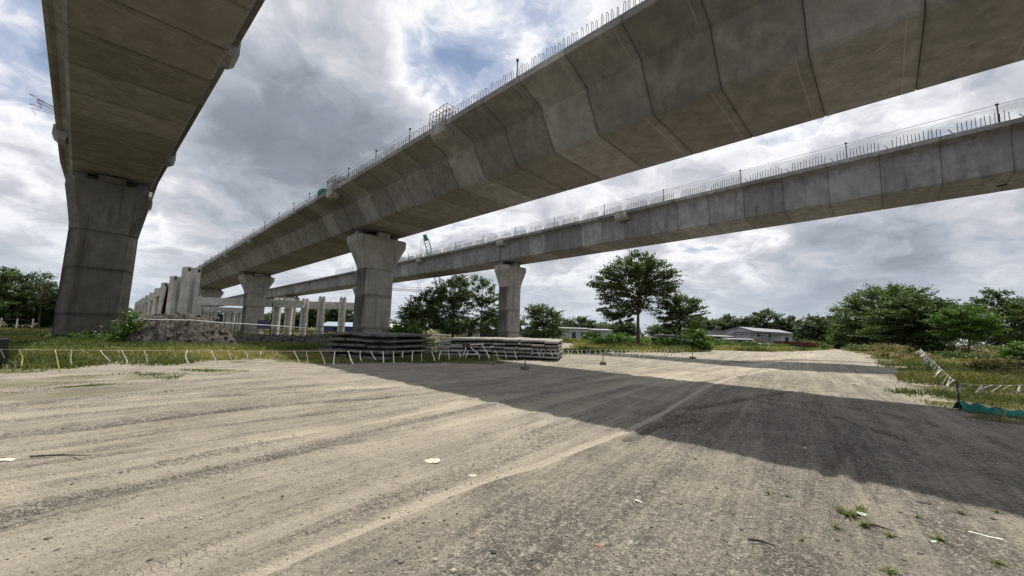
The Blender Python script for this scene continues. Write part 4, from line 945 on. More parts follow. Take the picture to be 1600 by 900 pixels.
for i, (a, dep, w_, h_, lb) in enumerate([(1385, 40, 1.0, 0.5, 'small dry bush at the road edge before the right grass'), (1428, 33, 1.1, 0.55, 'small dry bush left of the bunched white ribbons'), (1560, 19, 0.9, 0.5, 'tan dry bush behind the drooping ribbon line'), (1345, 66, 2.2, 0.9, 'dry bush at the foot of the dome-shaped tree, left one'), (1378, 62, 2.0, 1.1, 'dry bush between the dome-shaped tree and the track'), (1408, 58, 1.8, 1.2, 'tan dry bush left of the dark bushy tree'), (1480, 50, 2.0, 1.2, 'dry bush between the dark bushy and the bright green tree'),
      (1502, 40, 1.5, 0.8, 'tangled dry bush under the bright green tree'), (1540, 46, 2.4, 1.3, 'wide dry bush right of the slanting trunk'), (1565, 38, 1.6, 0.9, 'low dry bush before the airy tree'), (1610, 40, 2.4, 1.3, 'dry bush at the right edge behind the broad-leaved shrub')]):
    tree('dry_bush', at(a, dep), [(0, 0, h_*0.6, w_, h_*0.6), (w_*0.5, 0, h_*0.5, w_*0.6, h_*0.5)], lb, ('leaf_dry', 'leaf_dry', 'leaf_dry', 'leaf')[i % 4], 80, 40, 0.15, 0.42, 0.03, 0.2, 10, 0.6, 'dry bushes at the right', 'bush')
# bushes
tree('leafy_bush', at(203, 21.0), [(0, 0, 0.6, 0.8, 0.5), (0.3, 0, 1.2, 0.45, 0.35), (-0.5, 0, 0.4, 0.5, 0.3), (0.7, 0, 0.5, 0.45, 0.4)], 'broad-leaved bush between the stained pier and the dirt pile', 'leaf_light', 80, 16, 0.17, 0.34, 0.03, 0.2, 20, 0.5, cat='bush')
tree('leafy_bush', at(135, 21.5), [(0, 0, 0.25, 0.7, 0.25), (-0.8, 0, 0.2, 0.5, 0.2)], 'low bush at the foot of the stained pier', 'leaf', 50, 30, 0.15, 0.28, 0.02, 0.2, 8, 0.5, cat='bush')
tree('leafy_bush', at(632, 28.0), [(0, 0, 1.0, 1.2, 0.75), (0.9, 0, 0.7, 0.9, 0.6), (-0.5, 0, 1.3, 0.6, 0.4)], 'yellow-green bush right of the broad flared pier', 'leaf_light', 110, 40, 0.17, 0.34, 0.03, 0.2, 8, 0.5, cat='bush')
tree('leafy_bush', at(1085, 44), [(0, 0, 1.3, 1.3, 1.1), (0.8, 0, 0.8, 1.0, 0.7), (0.2, 0, 2.0, 0.8, 0.5)], 'round light green bush right of the last tape post', 'leaf_light', 80, 45, 0.22, 0.42, 0.04, 0.2, 6, 0.5, cat='bush')
tree('leafy_bush', at(1040, 52), [(0, 0, 0.8, 1.6, 0.8)], 'low bush behind the tall lone tree', 'leaf_light', 50, 40, 0.24, 0.45, 0.04, 0.2, 4, 0.5, cat='bush')
tree('leafy_bush', at(922, 62), [(0, 0, 1.0, 1.2, 0.9)], 'dark round bush in front of the white site office', 'leaf', 50, 40, 0.24, 0.45, 0.04, 0.2, 4, 0.5, cat='bush')
tree('leafy_bush', at(962, 58), [(0, 0, 0.9, 2.0, 0.8)], 'wide green bush left of the tall lone tree', 'leaf_light', 60, 40, 0.24, 0.5, 0.04, 0.2, 4, 0.5, cat='bush')
for a, dep, w_, h_, mt_, lb in [(1120, 62, 2.6, 1.2, 'leaf_light', 'light green bush before the parked cars'), (1160, 63, 2.4, 1.0, 'leaf', 'low green bush before the lean-to'), (1010, 60, 3.0, 1.1, 'leaf_light', 'yellow-green creeper mound just right of the lone tree trunk'), (1215, 62, 1.8, 0.7, 'leaf_light', 'low bush before the red trailers'), (1268, 72, 2.4, 1.2, 'leaf', 'dark bush right of the red trailers'), (940, 50, 2.2, 0.9, 'leaf_light', 'light bush beside the dark stake')]:
    tree('leafy_bush', at(a, dep), [(0, 0, h_*0.6, w_, h_*0.6), (w_*0.6, 0, h_*0.45, w_*0.6, h_*0.4)], lb, mt_, 90, 34, 0.19, 0.4, 0.03, 0.2, 6, 0.5, cat='bush')
# far trees
far = [(905, 150, 8.5, 11, 'domed far tree above the white site office'), (880, 165, 6.5, 9, 'low far tree left of the domed one'), (945, 160, 6, 10, 'low far tree right of the domed one'),
       (975, 140, 6.5, 9, 'far tree behind the tall lone tree'), (1040, 135, 6, 9, 'far tree right behind the lone tree trunk'), (1095, 125, 8.2, 8, 'dark far tree left of the long warehouse'),
       (1133, 150, 10.5, 9, 'flat-topped far tree above the warehouse, left one'), (1165, 145, 9.5, 8, 'far tree behind the warehouse gable'), (1195, 140, 12.5, 12, 'largest domed far tree above the warehouse'), (1232, 140, 10.5, 8, 'far tree at the right end of the warehouse'),
       (1275, 110, 8.5, 8, 'dark far tree left of the far track'), (1308, 118, 10, 8, 'far tree above the bend of the track'), (530, 120, 9, 9, 'far tree seen between the pale columns'), (495, 130, 8, 9, 'far tree behind the stub-topped column'),
       (455, 125, 6, 8, 'far tree behind the short pale columns'), (800, 130, 6, 9, 'far tree behind the clean right pier'), (-30, 90, 8, 9, 'far tree beyond the left edge'), (610, 150, 4, 9, 'low far tree right of the broad pier'), (1345, 130, 8, 12, 'far tree behind the dome-shaped one')]
for a, dep, h, wd, lb in far:
    h = h-0.5
    cl_ = [(0, 0, h*0.72, wd*0.42, h*0.26), (-wd*0.3, 0, h*0.58, wd*0.26, h*0.24), (wd*0.32, 0, h*0.55, wd*0.26, h*0.24), (0, 0, h*0.36, wd*0.45, h*0.24), (wd*0.1, 0, h*0.85, wd*0.25, h*0.14)]
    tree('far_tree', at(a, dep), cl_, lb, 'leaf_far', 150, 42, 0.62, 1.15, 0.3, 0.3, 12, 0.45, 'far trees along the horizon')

cw = []
for a in np.arange(-160, 1760, 26):
    p = at(a+random.uniform(-8, 8), 185+random.uniform(-12, 25)); h = 4.5+3.0*vnoise(np.array([a*0.02]), np.array([3.0]), 7)[0]+random.uniform(0, 1.5)
    cw.append((p[0], p[1], h*0.5, h*0.95, h*0.5))
_, pts, tint = crown_points(cw, 1500, 34, 0.6, 1.7, 0.3)
v, f = leaf_quads(pts, 0.95)
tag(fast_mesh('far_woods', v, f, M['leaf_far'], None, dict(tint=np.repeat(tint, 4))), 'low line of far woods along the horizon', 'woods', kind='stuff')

# ------------------------------------------------------------------ grass
def blades(name, poly, n, hmin, hmax, mat, label, near_w=0.012, excl=None, jit=1.0, lo_d=0.22, hi_d=0.5):
    lo = poly.min(0); hi = poly.max(0); P = np.zeros((0, 2))
    while len(P) < n:
        # denser toward the viewer
        c = rng.uniform(lo-1.5*jit, hi+1.5*jit, (n*4, 2))
        jx = 1.5*(fbm(c[:, 0]*0.7+13, c[:, 1]*0.7, 61, 3)-0.5)*2*jit; jy = 1.5*(fbm(c[:, 0]*0.7, c[:, 1]*0.7+31, 62, 3)-0.5)*2*jit
        c = c[pip(c[:, 0]+jx+rng.normal(0, 0.22*jit, len(c)), c[:, 1]+jy+rng.normal(0, 0.22*jit, len(c)), poly)]
        d = np.hypot(c[:, 0], c[:, 1]); keep = rng.uniform(size=len(c)) < np.clip((d.min()/d)**1.3, 0.02, 1)
        dn = fbm(c[:, 0]*0.55, c[:, 1]*0.55, 91, 3); keep &= rng.uniform(size=len(c)) < smooth(lo_d, hi_d, dn)
        P = np.concatenate([P, c[keep]])
        if excl is not None: P = P[~excl(P[:, 0], P[:, 1])]
    P = P[:n]; d = np.hypot(P[:, 0], P[:, 1])
    hn = fbm(P[:, 0]*0.4+9, P[:, 1]*0.4, 97, 4)
    h = (hmin+(hmax-hmin)*np.clip((hn-0.25)*1.8, 0, 1))*rng.uniform(0.5, 1.15, n)
    wd = near_w*(d/12)**0.85*rng.uniform(0.7, 1.4, n); an = rng.uniform(0, 2*np.pi, n)
    bx = np.cos(an)[:, None]*wd[:, None]*np.array([[1, 0, 0]])+np.sin(an)[:, None]*wd[:, None]*np.array([[0, 1, 0]])
    ln = rng.normal(size=(n, 2))*0.5; z0 = ground_z(P[:, 0], P[:, 1])
    b = np.stack([P[:, 0], P[:, 1], z0-0.01], 1)
    m1 = b+np.stack([ln[:, 0]*h*0.35, ln[:, 1]*h*0.35, h*0.55], 1); t_ = b+np.stack([ln[:, 0]*h, ln[:, 1]*h, h*(1-0.25*np.abs(ln).sum(1))], 1)
    v = np.stack([b-bx, b+bx, m1+bx*0.75, m1-bx*0.75, t_+bx*0.1, t_-bx*0.1], 1).reshape(-1, 3)
    i = np.arange(n)[:, None]*6; f = np.concatenate([i+np.array([[0, 1, 2, 3]]), i+np.array([[3, 2, 4, 5]])])
    tn = np.clip(0.5+2.2*(fbm(P[:, 0]*0.22+40, P[:, 1]*0.22, 99, 4)-0.5)+rng.normal(0, 0.17, n), 0, 1)
    o = fast_mesh(name, v, f, M[mat], None, dict(tint=np.repeat(tn, 6)))
    return tag(o, label, 'grass', kind='stuff')
inheap = lambda a, b: np.hypot((a-at(283, 22.2)[0])/2.7, (b-22.2)/1.7) < 1
blades('grass', GRASS_L, 110000, 0.06, 0.42, 'grass', 'green grass on the bank at the left', 0.011, excl=inheap, lo_d=0.1, hi_d=0.4)
blades('grass', GRASS_M, 9000, 0.06, 0.35, 'grass', 'thin grass between the plank stacks', 0.012)
blades('grass', GRASS_T, 60000, 0.25, 1.0, 'grass', 'tall green grass around the lone tree and sheds', 0.012)
blades('grass', GRASS_R, 90000, 0.06, 0.55, 'grassdry', 'tall green and dry grass at the right', 0.008, jit=1.6, lo_d=0.25, hi_d=0.55, excl=lambda a, b: seg_dist(a, b, np.array([G(1490, 645)[:2], G(1545, 650)[:2], G(1660, 660)[:2]]))[0] < 0.55)
pv = np.concatenate([np.array([[c[0]+r*math.cos(a), c[1]+r*math.sin(a)] for a in np.linspace(0, 2*np.pi, 8, endpoint=False)]) for c, r in [(G(a, b), rr) for a, b, rr in PATCH]])
for i, (a, b, r) in enumerate(PATCH):
    c = G(a, b); pg = np.array([[c[0]+r*1.3*math.cos(t_)*(0.8+0.3*math.sin(3*t_+i)), c[1]+r*0.6*math.sin(t_)] for t_ in np.linspace(0, 2*np.pi, 14, endpoint=False)])
    blades('grass_patch', pg, 650, 0.02, 0.09, 'grass', f'low grass patch on the sand near the left ribbons', 0.006, jit=0.9, lo_d=0.38, hi_d=0.62)
farp = np.array([[-60, 62], [30, 62], [75, 100], [60, 130], [-90, 130]])
blades('grass', farp, 14000, 0.3, 0.9, 'grassdry', 'far rough grass before the sheds', 0.02)
# weeds in the foreground: each a small plant
def weed(px, py, r, n, label, h=0.10, mat='grass'):
    p = G(px, py); an = rng.uniform(0, 2*np.pi, n); el = rng.uniform(0.15, 1.2, n); L_ = r*rng.uniform(0.6, 1.2, n)
    d = np.stack([np.cos(an)*np.cos(el), np.sin(an)*np.cos(el), np.sin(el)*h/0.1*0.7], 1); s_ = np.stack([-np.sin(an), np.cos(an), an*0], 1)*0.004
    b = rng.normal(0, r*0.12, (n, 3))*np.array([1, 1, 0]); m1 = b+d*L_[:, None]*0.55; t_ = b+d*L_[:, None]*np.array([1, 1, 0.75])
    v = np.stack([b-s_, b+s_, m1+s_*1.2, m1-s_*1.2, t_+s_*0.2, t_-s_*0.2], 1).reshape(-1, 3); i = np.arange(n)[:, None]*6
    f = np.concatenate([i+np.array([[0, 1, 2, 3]]), i+np.array([[3, 2, 4, 5]])])
    o = fast_mesh('weed', v, f, M[mat], None, dict(tint=np.repeat(rng.uniform(0.0, 0.7, n), 6))); o.location = on(p)
    return tag(o, label, 'weed', 'weeds on the open ground')
for a in [(1325, 803, 0.16, 60, 'widest sprawling weed in the right foreground'), (1345, 800, 0.10, 30, 'small weed touching the widest sprawling one'), (1352, 824, 0.10, 34, 'weed below the sprawling one'), (1470, 846, 0.11, 22, 'spiky weed beside the pale green scrap'),
          (1390, 838, 0.08, 22, 'pale weed between the sprawling and spiky ones'), (1503, 802, 0.09, 20, 'small weed right under the shadow edge'), (1306, 822, 0.07, 18, 'small weed left of the sprawling one'), (1232, 778, 0.07, 14, 'tiny dark weed on the tyre mark'),
          (1557, 880, 0.08, 22, 'yellowish weed in the bottom right corner'), (1388, 895, 0.09, 24, 'weed at the bottom edge'), (1255, 845, 0.07, 14, 'tiny weed left of the bottom weeds'), (1202, 772, 0.06, 12, 'tiny dry weed near the shadow'), (1435, 812, 0.06, 12, 'thin weed in the middle of the right foreground'), (1560, 803, 0.07, 16, 'small weed at the right edge by the shadow')]: weed(*a)
# litter
def scrap(name, px, py, L_, W2, mat, label, rz, lift=0.02):
    p = G(px, py); vs = []; fs = []
    for i in range(6):
        for j in range(4):
            u, v_ = i/5-0.5, j/3-0.5
            vs.append((u*L_*(1-0.25*abs(v_)), v_*W2*(1-0.5*abs(u))*(1+0.3*math.sin(i*2.7+px)), 0.004+lift*0.5*abs(math.sin(i*2.9+px)*math.cos(j*2.3+py))))
    for i in range(5):
        for j in range(3): fs.append((i*4+j, i*4+4+j, i*4+5+j, i*4+1+j))
    o = mesh(name, vs, fs, mat, smooth=True, loc=on(p)); o.rotation_euler = (0, 0, rz)
    for p_ in o.data.polygons: p_.use_smooth = False
    md = o.modifiers.new('thickness', 'SOLIDIFY'); md.thickness = 0.002
    return tag(o, label, 'litter', 'litter on the open ground')
M['orange'] = simple('orange_wood_scrap', (0.42, 0.18, 0.07), 0.8, 0, 0.3, 30)
M['pgreen'] = simple('pale_green_scrap', (0.55, 0.72, 0.58), 0.6, 0, 0.15, 30)
M['black'] = simple('black_scrap', (0.02, 0.02, 0.022), 0.6)
M['cream'] = simple('cream_paper', (0.70, 0.66, 0.52), 0.8, 0, 0.15, 30)
scrap('paper_scrap', 675, 721, 0.20, 0.12, M['cream'], 'largest cream paper scrap beside the treaded track', 0.1, 0.05)
scrap('paper_scrap', 739, 743, 0.09, 0.05, M['cream'], 'small cream scrap right of the large paper', 0.2)
scrap('paper_scrap', 774, 729, 0.04, 0.03, M['white'], 'tiny white scrap near the pale wheel line', 0.2)
scrap('plastic_scrap', 998, 783, 0.08, 0.04, M['whiteold'], 'white plastic scrap right of the pale wheel line', -0.8)
scrap('plastic_strip', 1540, 838, 0.20, 0.025, M['whiteold'], 'long white plastic strip at the lower right', -0.7)
scrap('plastic_scrap', 1458, 849, 0.045, 0.03, M['pgreen'], 'pale green scrap beside the spiky weed', 0.1)
scrap('wood_scrap', 937, 854, 0.07, 0.02, M['orange'], 'orange wood chip at the bottom middle', -0.6, 0.008)
scrap('black_scrap', 771, 863, 0.045, 0.035, M['black'], 'black scrap at the bottom middle left', 0.3, 0.02)
scrap('black_scrap', 1442, 787, 0.13, 0.04, M['black'], 'dark folded scrap near the shadow edge', -0.5, 0.02)
scrap('paper_scrap', 8, 722, 0.16, 0.08, M['cream'], 'cream scrap at the left edge', 0.2, 0.03)
scrap('plastic_scrap', 1346, 806, 0.09, 0.07, M['pgreen'], 'green plastic scrap caught in the sprawling weed', 0.3, 0.03)
scrap('paper_scrap', 1336, 600, 0.35, 0.2, M['white'], 'white rubbish scrap on the sunlit strip near the right grass', 0.3, 0.06)
# sticks
for a, b, L_, rz, lb in ((95, 716, 0.6, 0.15, 'dark stick lying at the left'), (1372, 826, 0.2, -0.6, 'thin dry stick by the weeds'), (1190, 853, 0.18, -0.5, 'thin twig at the bottom right'), (240, 586, 0.7, 0.5, 'crooked twig on the sand by the left ribbons')):
    p = on(G(a, b)); e = np.array([math.cos(rz), math.sin(rz), 0])*L_/2
    o = MB().tube([-e+np.array([0, 0, 0.012]), np.array([0, 0.012, 0.018]), e+np.array([0, 0, 0.012])], [0.010, 0.009, 0.004], 5).build('stick', M['wood'], loc=p)
    tag(o, lb, 'stick', 'sticks on the ground')
# loose stones
def stones(name, n, dmin, dmax, s0, s1, label):
    d = dmin*(dmax/dmin)**rng.uniform(0, 1, n); an = rng.uniform(-1.0, 1.0, n); P = np.stack([d*np.sin(an), d*np.cos(an)], 1)
    dens = fbm(P[:, 0]*0.7, P[:, 1]*0.7, 55, 3); k = rng.uniform(size=n) < smooth(0.25, 0.7, dens); P = P[k]; d = d[k]; n = len(P)
    sz = rng.uniform(s0, s1, n)**1.0*(0.5+rng.exponential(0.4, n))
    base = np.array([[1, 0, 0], [0, 1, 0], [-1, 0, 0], [0, -1, 0], [0, 0, 1], [0, 0, -1.0]])
    fc = np.array([[0, 1, 4], [1, 2, 4], [2, 3, 4], [3, 0, 4], [1, 0, 5], [2, 1, 5], [3, 2, 5], [0, 3, 5]])
    v = base[None]*(sz[:, None, None])*rng.uniform(0.55, 1.3, (n, 6, 1))*np.array([1, 1, 0.7]); a = rng.uniform(0, 6.28, n); c, s_ = np.cos(a)[:, None], np.sin(a)[:, None]
    v = np.stack([v[..., 0]*c-v[..., 1]*s_, v[..., 0]*s_+v[..., 1]*c, v[..., 2]], -1)
    v[..., 0] += P[:, 0, None]; v[..., 1] += P[:, 1, None]; v[..., 2] += ground_z(P[:, 0], P[:, 1])[:, None]+0.15*sz[:, None]
    f = (np.arange(n)[:, None, None]*6+fc[None]).reshape(-1, 3)
    o = fast_mesh(name, v.reshape(-1, 3), f, M['stone'], None, dict(tint=np.repeat(rng.uniform(0, 1, n), 6)))
    return tag(o, label, 'gravel', kind='stuff')
mt, t_, b_ = new_mat('loose_stone'); t_.l.new(t_.ramp(t_.attr('tint'), [(0, (0.11, 0.098, 0.085)), (0.6, (0.27, 0.24, 0.195)), (1, (0.50, 0.45, 0.37))]), b_.inputs['Base Color']); b_.inputs['Roughness'].default_value = 0.9
M['stone'] = mt
stones('gravel', 26000, 2.2, 16, 0.004, 0.010, 'loose gravel scattered over the open ground')
stones('pebbles', 500, 5, 22, 0.008, 0.018, 'larger pebbles and clods on the open ground')

# ------------------------------------------------------------------ far buildings, vehicles, cranes
def house(name, label, xl, xr, depth, zb, h, roofh, deep, wall, roof, ridge='x', windows=(), cat='shed', yaw=0.0, over=0.4, put=None):
    if put: md = np.array([put[0], put[1], 0]); W_ = put[2]
    else: a, b = at(xl, depth), at(xr, depth); W_ = b[0]-a[0]; md = (a+b)/2
    t = thing(name, label, cat, on(md), yaw)
    MB().box((0, deep/2, h/2-0.2), (W_, deep, h+0.4)).build('wall', wall, t)
    rb_ = MB()
    if ridge == 'mono':
        rb_.loft([[(-W_/2-over, -over, h-0.05), (-W_/2-over, deep+over, h+roofh), (-W_/2-over, deep+over, h+roofh+0.12), (-W_/2-over, -over, h+0.07)], [(W_/2+over, -over, h-0.05), (W_/2+over, deep+over, h+roofh), (W_/2+over, deep+over, h+roofh+0.12), (W_/2+over, -over, h+0.07)]])
    elif ridge == 'y':    # gable faces the camera
        rb_.loft([[(-W_/2-over, yy, h-0.15), (0, yy, h+roofh), (W_/2+over, yy, h-0.15), (W_/2+over, yy, h+0.0), (0, yy, h+roofh+0.16), (-W_/2-over, yy, h)] for yy in (-over, deep+over)])
        MB().loft([[(-W_/2, yy, h+0.1), (W_/2, yy, h+0.1), (0, yy, h+roofh-0.05)] for yy in (0.02, deep)]).build('gable', wall, t)
    else:
        rb_.loft([[(xx, -over, h-0.1), (xx, deep/2, h+roofh), (xx, deep+over, h-0.1), (xx, deep+over, h+0.04), (xx, deep/2, h+roofh+0.15), (xx, -over, h+0.04)] for xx in (-W_/2-over, W_/2+over)])
    if ridge == 'x': MB().loft([[(xx, 0.02, h-0.02), (xx, deep-0.02, h-0.02), (xx, deep/2, h+roofh-0.04)] for xx in (-W_/2+0.01, W_/2-0.01)]).build('gable', wall, t)
    rb_.build('roof', roof, t)
    for (fx, z0, ww, hh, kind) in windows:
        o = MB().box((W_*(fx-0.5), -0.03, z0+hh/2), (ww, 0.1, hh)).build(kind, M['glass'] if kind == 'window' else M['darksteel'], t)
        MB().box((W_*(fx-0.5), -0.05, z0+hh+0.04), (ww+0.2, 0.12, 0.08)).build('lintel', M['steel'], o)
    return t
house('site_office', 'long white site office left of the lone tree', 866, 921, 105, 0, 2.9, 0.25, 5, M['wallpaint'], M['roof'], 'mono', [(0.16, 1.0, 1.1, 1.1, 'window'), (0.56, 0.2, 0.9, 1.7, 'door'), (0.80, 1.0, 0.8, 0.9, 'window')])
house('open_shed', 'low open shed with a bright sheet roof right of the site office', 918, 956, 108, 0, 2.7, 0.35, 7, M['sheet'], M['roof'], 'mono', [(0.4, 0.3, 2.0, 1.8, 'opening')])
house('blue_roof_shed', 'shed with a blue-grey roof left of the clean right pier', 742, 796, 78, 0, 1.9, 0.9, 6, M['darksteel'], M['roofblue'], 'mono', [(0.5, 0.2, 2.4, 1.4, 'opening')])
house('blue_roof_shed', 'shed with a blue-grey roof right of the clean right pier', 818, 858, 84, 0, 2.0, 0.9, 6, M['darksteel'], M['roofblue'], 'mono', [(0.5, 0.2, 2.0, 1.4, 'opening')])
house('low_wall_hut', 'low pale hut under the clump of trees', 722, 748, 70, 0, 1.5, 0.2, 3, M['wallpaint'], M['steel'], 'mono', [(0.5, 0.2, 0.8, 1.1, 'door')])
house('white_tent', 'small white peaked roof right of the broad pier', 606, 634, 88, 0, 1.5, 0.9, 5, M['wallpaint'], M['white'], 'x', [(0.5, 0.1, 1.5, 1.2, 'opening')], 'tent')
house('blue_roof_shed', 'blue and white roofed shed seen between the pale columns', 504, 552, 92, 0, 1.6, 0.9, 6, M['blue'], M['roofblue'], 'x', [(0.5, 0.1, 2.0, 1.2, 'opening')])
# long warehouse, gable end toward the left
house('warehouse', 'long grey warehouse seen from its gable corner', None, None, 0, 0, 3.7, 0.95, 7.0, M['sheet'], M['roof'], 'x', [(0.10, 2.2, 1.2, 0.9, 'window'), (0.38, 2.2, 1.2, 0.9, 'window'), (0.62, 0.1, 2.6, 2.8, 'door'), (0.85, 2.2, 1.2, 0.9, 'window')], 'warehouse', math.atan2(20, 25), 0.3, ((65.8+90.8)/2, 115, 32.0))
house('annex', 'pale annex block at the right end of the warehouse', 1223, 1236, 104, 0, 2.9, -0.2, 4, M['wallpaint'], M['roof'], 'mono', [(0.5, 0.2, 0.9, 2.0, 'door')], 'shed')
house('warehouse_wing', 'low left wing of the warehouse under the dark far tree', 1090, 1142, 118, 0, 3.7, -0.3, 8, M['sheet'], M['roof'], 'mono', [(0.3, 1.2, 1.0, 1.0, 'window'), (0.7, 1.2, 1.0, 1.0, 'window')], 'warehouse')
house('lean_to', 'bright sheet lean-to in front of the warehouse, left one', 1106, 1146, 96, 0, 1.9, 0.22, 4, M['darksteel'], M['roof'], 'mono', [(0.5, 0.2, 2, 1.3, 'opening')])
house('lean_to', 'bright sheet lean-to in front of the warehouse, right one', 1141, 1180, 88, 0, 1.35, 0.15, 3, M['darksteel'], M['roof'], 'mono', [(0.5, 0.1, 1.6, 1.0, 'opening')])
t = thing('steel_gantry', 'dark open steel gantry in front of the warehouse', 'gantry', on(at(1175, 92)), 0.15)
for xx in (-4.5, 0, 4.5): MB().tube([(xx, 0, 0), (xx, 0, 2.9)], 0.07, 5).build('post', M['darksteel'], t)
MB().box((0, 0, 2.95), (9.6, 0.18, 0.2)).build('beam', M['darksteel'], t); MB().box((0, 1.2, 2.5), (9.6, 0.12, 0.14)).build('rail', M['darksteel'], t)
def vehicle(name, label, xp, depth, L_, W2, H_, mat, yaw, cabin=(0.1, 0.75), cat='car'):
    t = thing(name, label, cat, on(at(xp, depth)), yaw); r = H_*0.22
    b = MB(); b.box((0, 0, H_*0.42), (L_, W2, H_*0.40), bev=H_*0.07); b.build('body', mat, t)
    c0, c1_ = (cabin[0]-0.5)*L_, (cabin[1]-0.5)*L_
    MB().loft([[(c0, -W2*0.47, H_*0.6), (c1_, -W2*0.47, H_*0.6), (c1_, W2*0.47, H_*0.6), (c0, W2*0.47, H_*0.6)], [(c0+L_*0.05, -W2*0.40, H_*0.94), (c1_-L_*0.09, -W2*0.40, H_*0.94), (c1_-L_*0.09, W2*0.40, H_*0.94), (c0+L_*0.05, W2*0.40, H_*0.94)]]).build('cabin', M['glass'], t)
    MB().box(((c0+c1_)/2-L_*0.02, 0, H_*0.96), ((c1_-c0)*0.82, W2*0.84, H_*0.05), bev=0.02).build('cabin_roof', mat, t)
    for sx_ in (-0.31, 0.31):
        for sy in (-1, 1):
            wq = MB(); wq.tube([(sx_*L_, sy*(W2/2-0.2), r), (sx_*L_, sy*(W2/2+0.01), r)], r, 14); wh = wq.build('wheel', M['rubber'], t)
            MB().tube([(sx_*L_, sy*(W2/2+0.0), r), (sx_*L_, sy*(W2/2+0.02), r)], r*0.55, 10).build('rim', M['steel'], wh)
    return t
M['carpaint'] = simple('dusty_grey_paint', (0.30, 0.31, 0.33), 0.35, 0.3, 0.2, 2)
M['carwhite'] = simple('dusty_white_paint', (0.55, 0.55, 0.54), 0.4, 0, 0.2, 2)
vehicle('parked_car', 'dusty grey car in the tall grass left of the warehouse', 1112, 70, 4.2, 1.7, 1.45, M['carpaint'], 0.15)
vehicle('parked_van', 'dark van with a pale roof behind the lone tree', 1040, 74, 4.8, 1.8, 1.9, M['carwhite'], 0.1, (0.03, 0.9), 'van')
vehicle('parked_van', 'pale van right of the lone tree behind grass', 1073, 76, 4.4, 1.8, 1.8, M['carpaint'], 0.2, (0.03, 0.9), 'van')
vehicle('parked_car', 'white car half hidden by grass before the lean-to', 1136, 74, 4.0, 1.7, 1.4, M['carwhite'], 0.3)
# red flatbed wrecks
def wreck(xp, depth, L_, yaw, label):
    t = thing('scrap_trailer', label, 'trailer', on(at(xp, depth)), yaw, 'red scrap trailers')
    MB().loft([[(-L_/2, -1.1, 0.75), (L_/2, -1.1, 0.75), (L_/2, 1.1, 0.75), (-L_/2, 1.1, 0.75)], [(-L_/2-0.15, -1.2, 1.3), (L_/2+0.15, -1.2, 1.2), (L_/2+0.15, 1.2, 1.2), (-L_/2-0.15, 1.2, 1.3)]]).build('bed', M['red'], t)
    MB().box((0, 0, 0.6), (L_*0.95, 1.2, 0.25)).build('chassis', M['darksteel'], t)
    for sx_ in (-0.36, -0.2, 0.34):
        for sy in (-1, 1): MB().tube([(sx_*L_, sy*0.75, 0.45), (sx_*L_, sy*1.08, 0.45)], 0.45, 14).build('wheel', M['rubber'], t)
wreck(1228, 72, 3.0, 0.35, 'left faded red scrap trailer by the track bend')
wreck(1254, 69, 3.2, 0.15, 'right faded red scrap trailer by the track bend')
for i, (xp, dep, lb) in enumerate(((1190, 68, 'pile of dark scrap engine parts left of the red trailers'), (1207, 64, 'pile of rusty scrap with a white plate before the red trailers'), (1178, 70, 'upright yellowish scrap panels left of the scrap pile'))):
    t = thing('scrap_heap', lb, 'scrap', on(at(xp, dep)), 0.3*i, 'scrap by the red trailers')
    for k in range(7):
        mt_ = (M['darksteel'], M['rebar'], M['steel'], M['carwhite'], M['wood'])[k % 5] if i < 2 else (M['soil2'], M['wood'])[k % 2]
        hh = random.uniform(0.4, 1.0) if i < 2 else random.uniform(1.0, 1.7)
        MB().box((random.uniform(-1, 1), random.uniform(-0.5, 0.5), hh/2), (random.uniform(0.4, 0.9), random.uniform(0.2, 0.6), hh), random.uniform(0, 3), 0.04, (random.uniform(-.2, .2), random.uniform(-.2, .2))).build('scrap_piece', mt_, t)
# low white barrier behind the bush
t = thing('white_fence', 'low white railing between the broad pier and the clump of trees', 'fence', on(at(668, 46)), 0.05)
for zz_ in (0.35, 1.0): MB().box((0, 0, zz_), (5.6, 0.06, 0.09)).build('rail', M['white'], t)
for k in range(9): MB().box((-2.75+k*0.6875, 0, 0.55), (0.07, 0.07, 1.1)).build('post', M['white'], t)
t = thing('wire_fence', 'line of thin posts before the dark left trees', 'fence', on(at(6, 52)), 0.1)
for k in range(5): MB().box((-4+k*1.9, 0, 0.7), (0.10, 0.10, 1.4)).build('post', M['precast'], t)
for zz_ in (0.6, 1.2): MB().tube([(-4, 0, zz_), (3.6, 0, zz_)], 0.012, 4).build('wire', M['steel'], t)
t = thing('tree_stake', 'thin dark stake in the grass left of the lone tree', 'stake', on(at(937.5, 40)))
MB().tube([(0, 0, 0), (0, 0, 1.5)], 0.03, 5).build('pole', M['wood'], t)
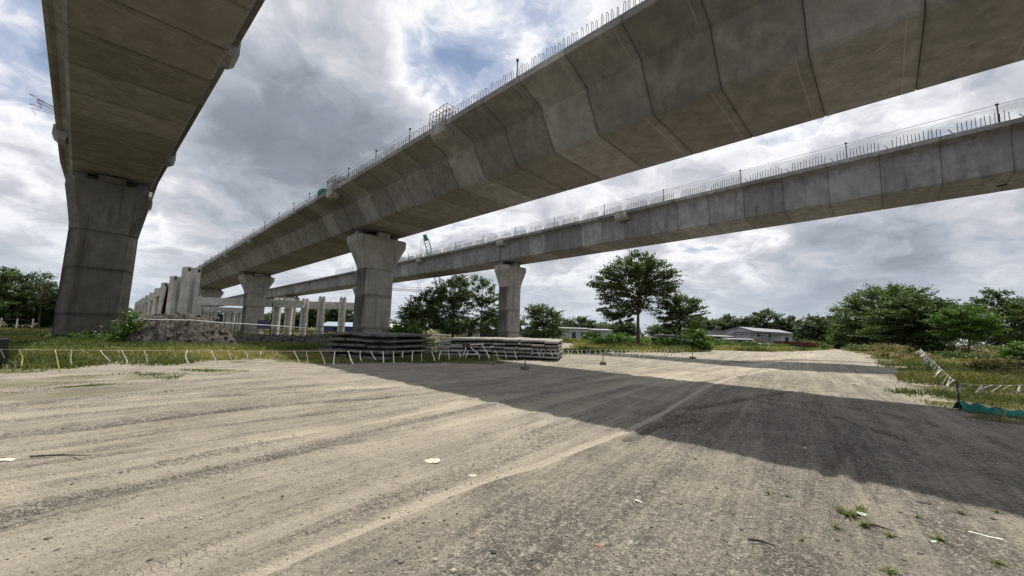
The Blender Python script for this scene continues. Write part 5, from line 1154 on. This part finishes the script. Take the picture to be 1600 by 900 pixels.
# cranes
def lattice(mb, p0, p1, w0, w1, n, r):
    p0, p1 = np.array(p0, float), np.array(p1, float); d = (p1-p0)/np.linalg.norm(p1-p0)
    a = np.cross(d, [0, 1, 0.2]); a /= np.linalg.norm(a); b = np.cross(d, a); prev = None
    for i in range(n+1):
        u = i/n; w_ = (w0*(1-u)+w1*u)/2; c = p0+(p1-p0)*u
        q4 = [c+a*w_+b*w_, c-a*w_+b*w_, c-a*w_-b*w_, c+a*w_-b*w_]
        if prev:
            for j in range(4): mb.tube([prev[j], q4[j]], r, 4); mb.tube([prev[j], q4[(j+1) % 4]], r*0.6, 4)
        prev = q4
pb_ = at(706, 112); t = thing('crawler_crane', 'green lattice boom crane showing above the right viaduct', 'crane', on(pb_))
tip = at(657.5, 112); tipz = CAMH+(513.7-371)/FPX*112*1.005
tl = np.array([tip[0]-pb_[0], 0, tipz]); mb = MB(); lattice(mb, (-0.3, 0, 2.2), tl, 1.6, 1.3, 26, 0.07); mb.build('boom', M['greenpaint'], t)
MB().box(tuple(tl+np.array([-0.1, 0, 0.2])), (1.1, 1.0, 1.9), bev=0.2, tilt=(0, -0.35)).build('boom_head', M['greenpaint'], t)
for k in range(3): MB().tube([tl+np.array([-0.6-0.4*k, 0, 0]), np.array([tl[0]-1.0-0.5*k, 0, 4.0])], 0.035, 4).build('hoist_rope', M['darksteel'], t)
MB().box((0, 0, 1.9), (5.0, 2.8, 1.9), bev=0.15).build('house', M['greenpaint'], t)
for sy in (-1.6, 1.6): MB().box((0, sy, 0.5), (5.5, 0.8, 1.0), bev=0.25).build('track', M['darksteel'], t)
pb_ = at(702, 260); t = thing('tower_crane', 'distant tower crane jib between the broad pier and the trees', 'crane', on(pb_))
zj = CAMH+(515-457)/FPX*260; mb = MB(); lattice(mb, (0, 0, 0), (0, 0, zj+4), 1.6, 1.6, 18, 0.10); mb.build('mast', M['steel'], t)
mb = MB(); lattice(mb, (12, 0, zj), (-60, 0, zj+1.2), 1.5, 0.9, 40, 0.10); mb.build('jib', M['steel'], t)
MB().tube([(0, 0, zj+4), (-25, 0, zj+1)], 0.06, 4).tube([(0, 0, zj+4), (-45, 0, zj+1.4)], 0.06, 4).tube([(0, 0, zj+4), (11, 0, zj)], 0.06, 4).build('tie', M['steel'], t)
MB().box((10.5, 0, zj-1.0), (3, 1.4, 2.2)).build('counterweight', M['slab'], t)

for o in col.objects:
    if o.parent is None and 'label' in o and 'kind' not in o: o['kind'] = 'thing'
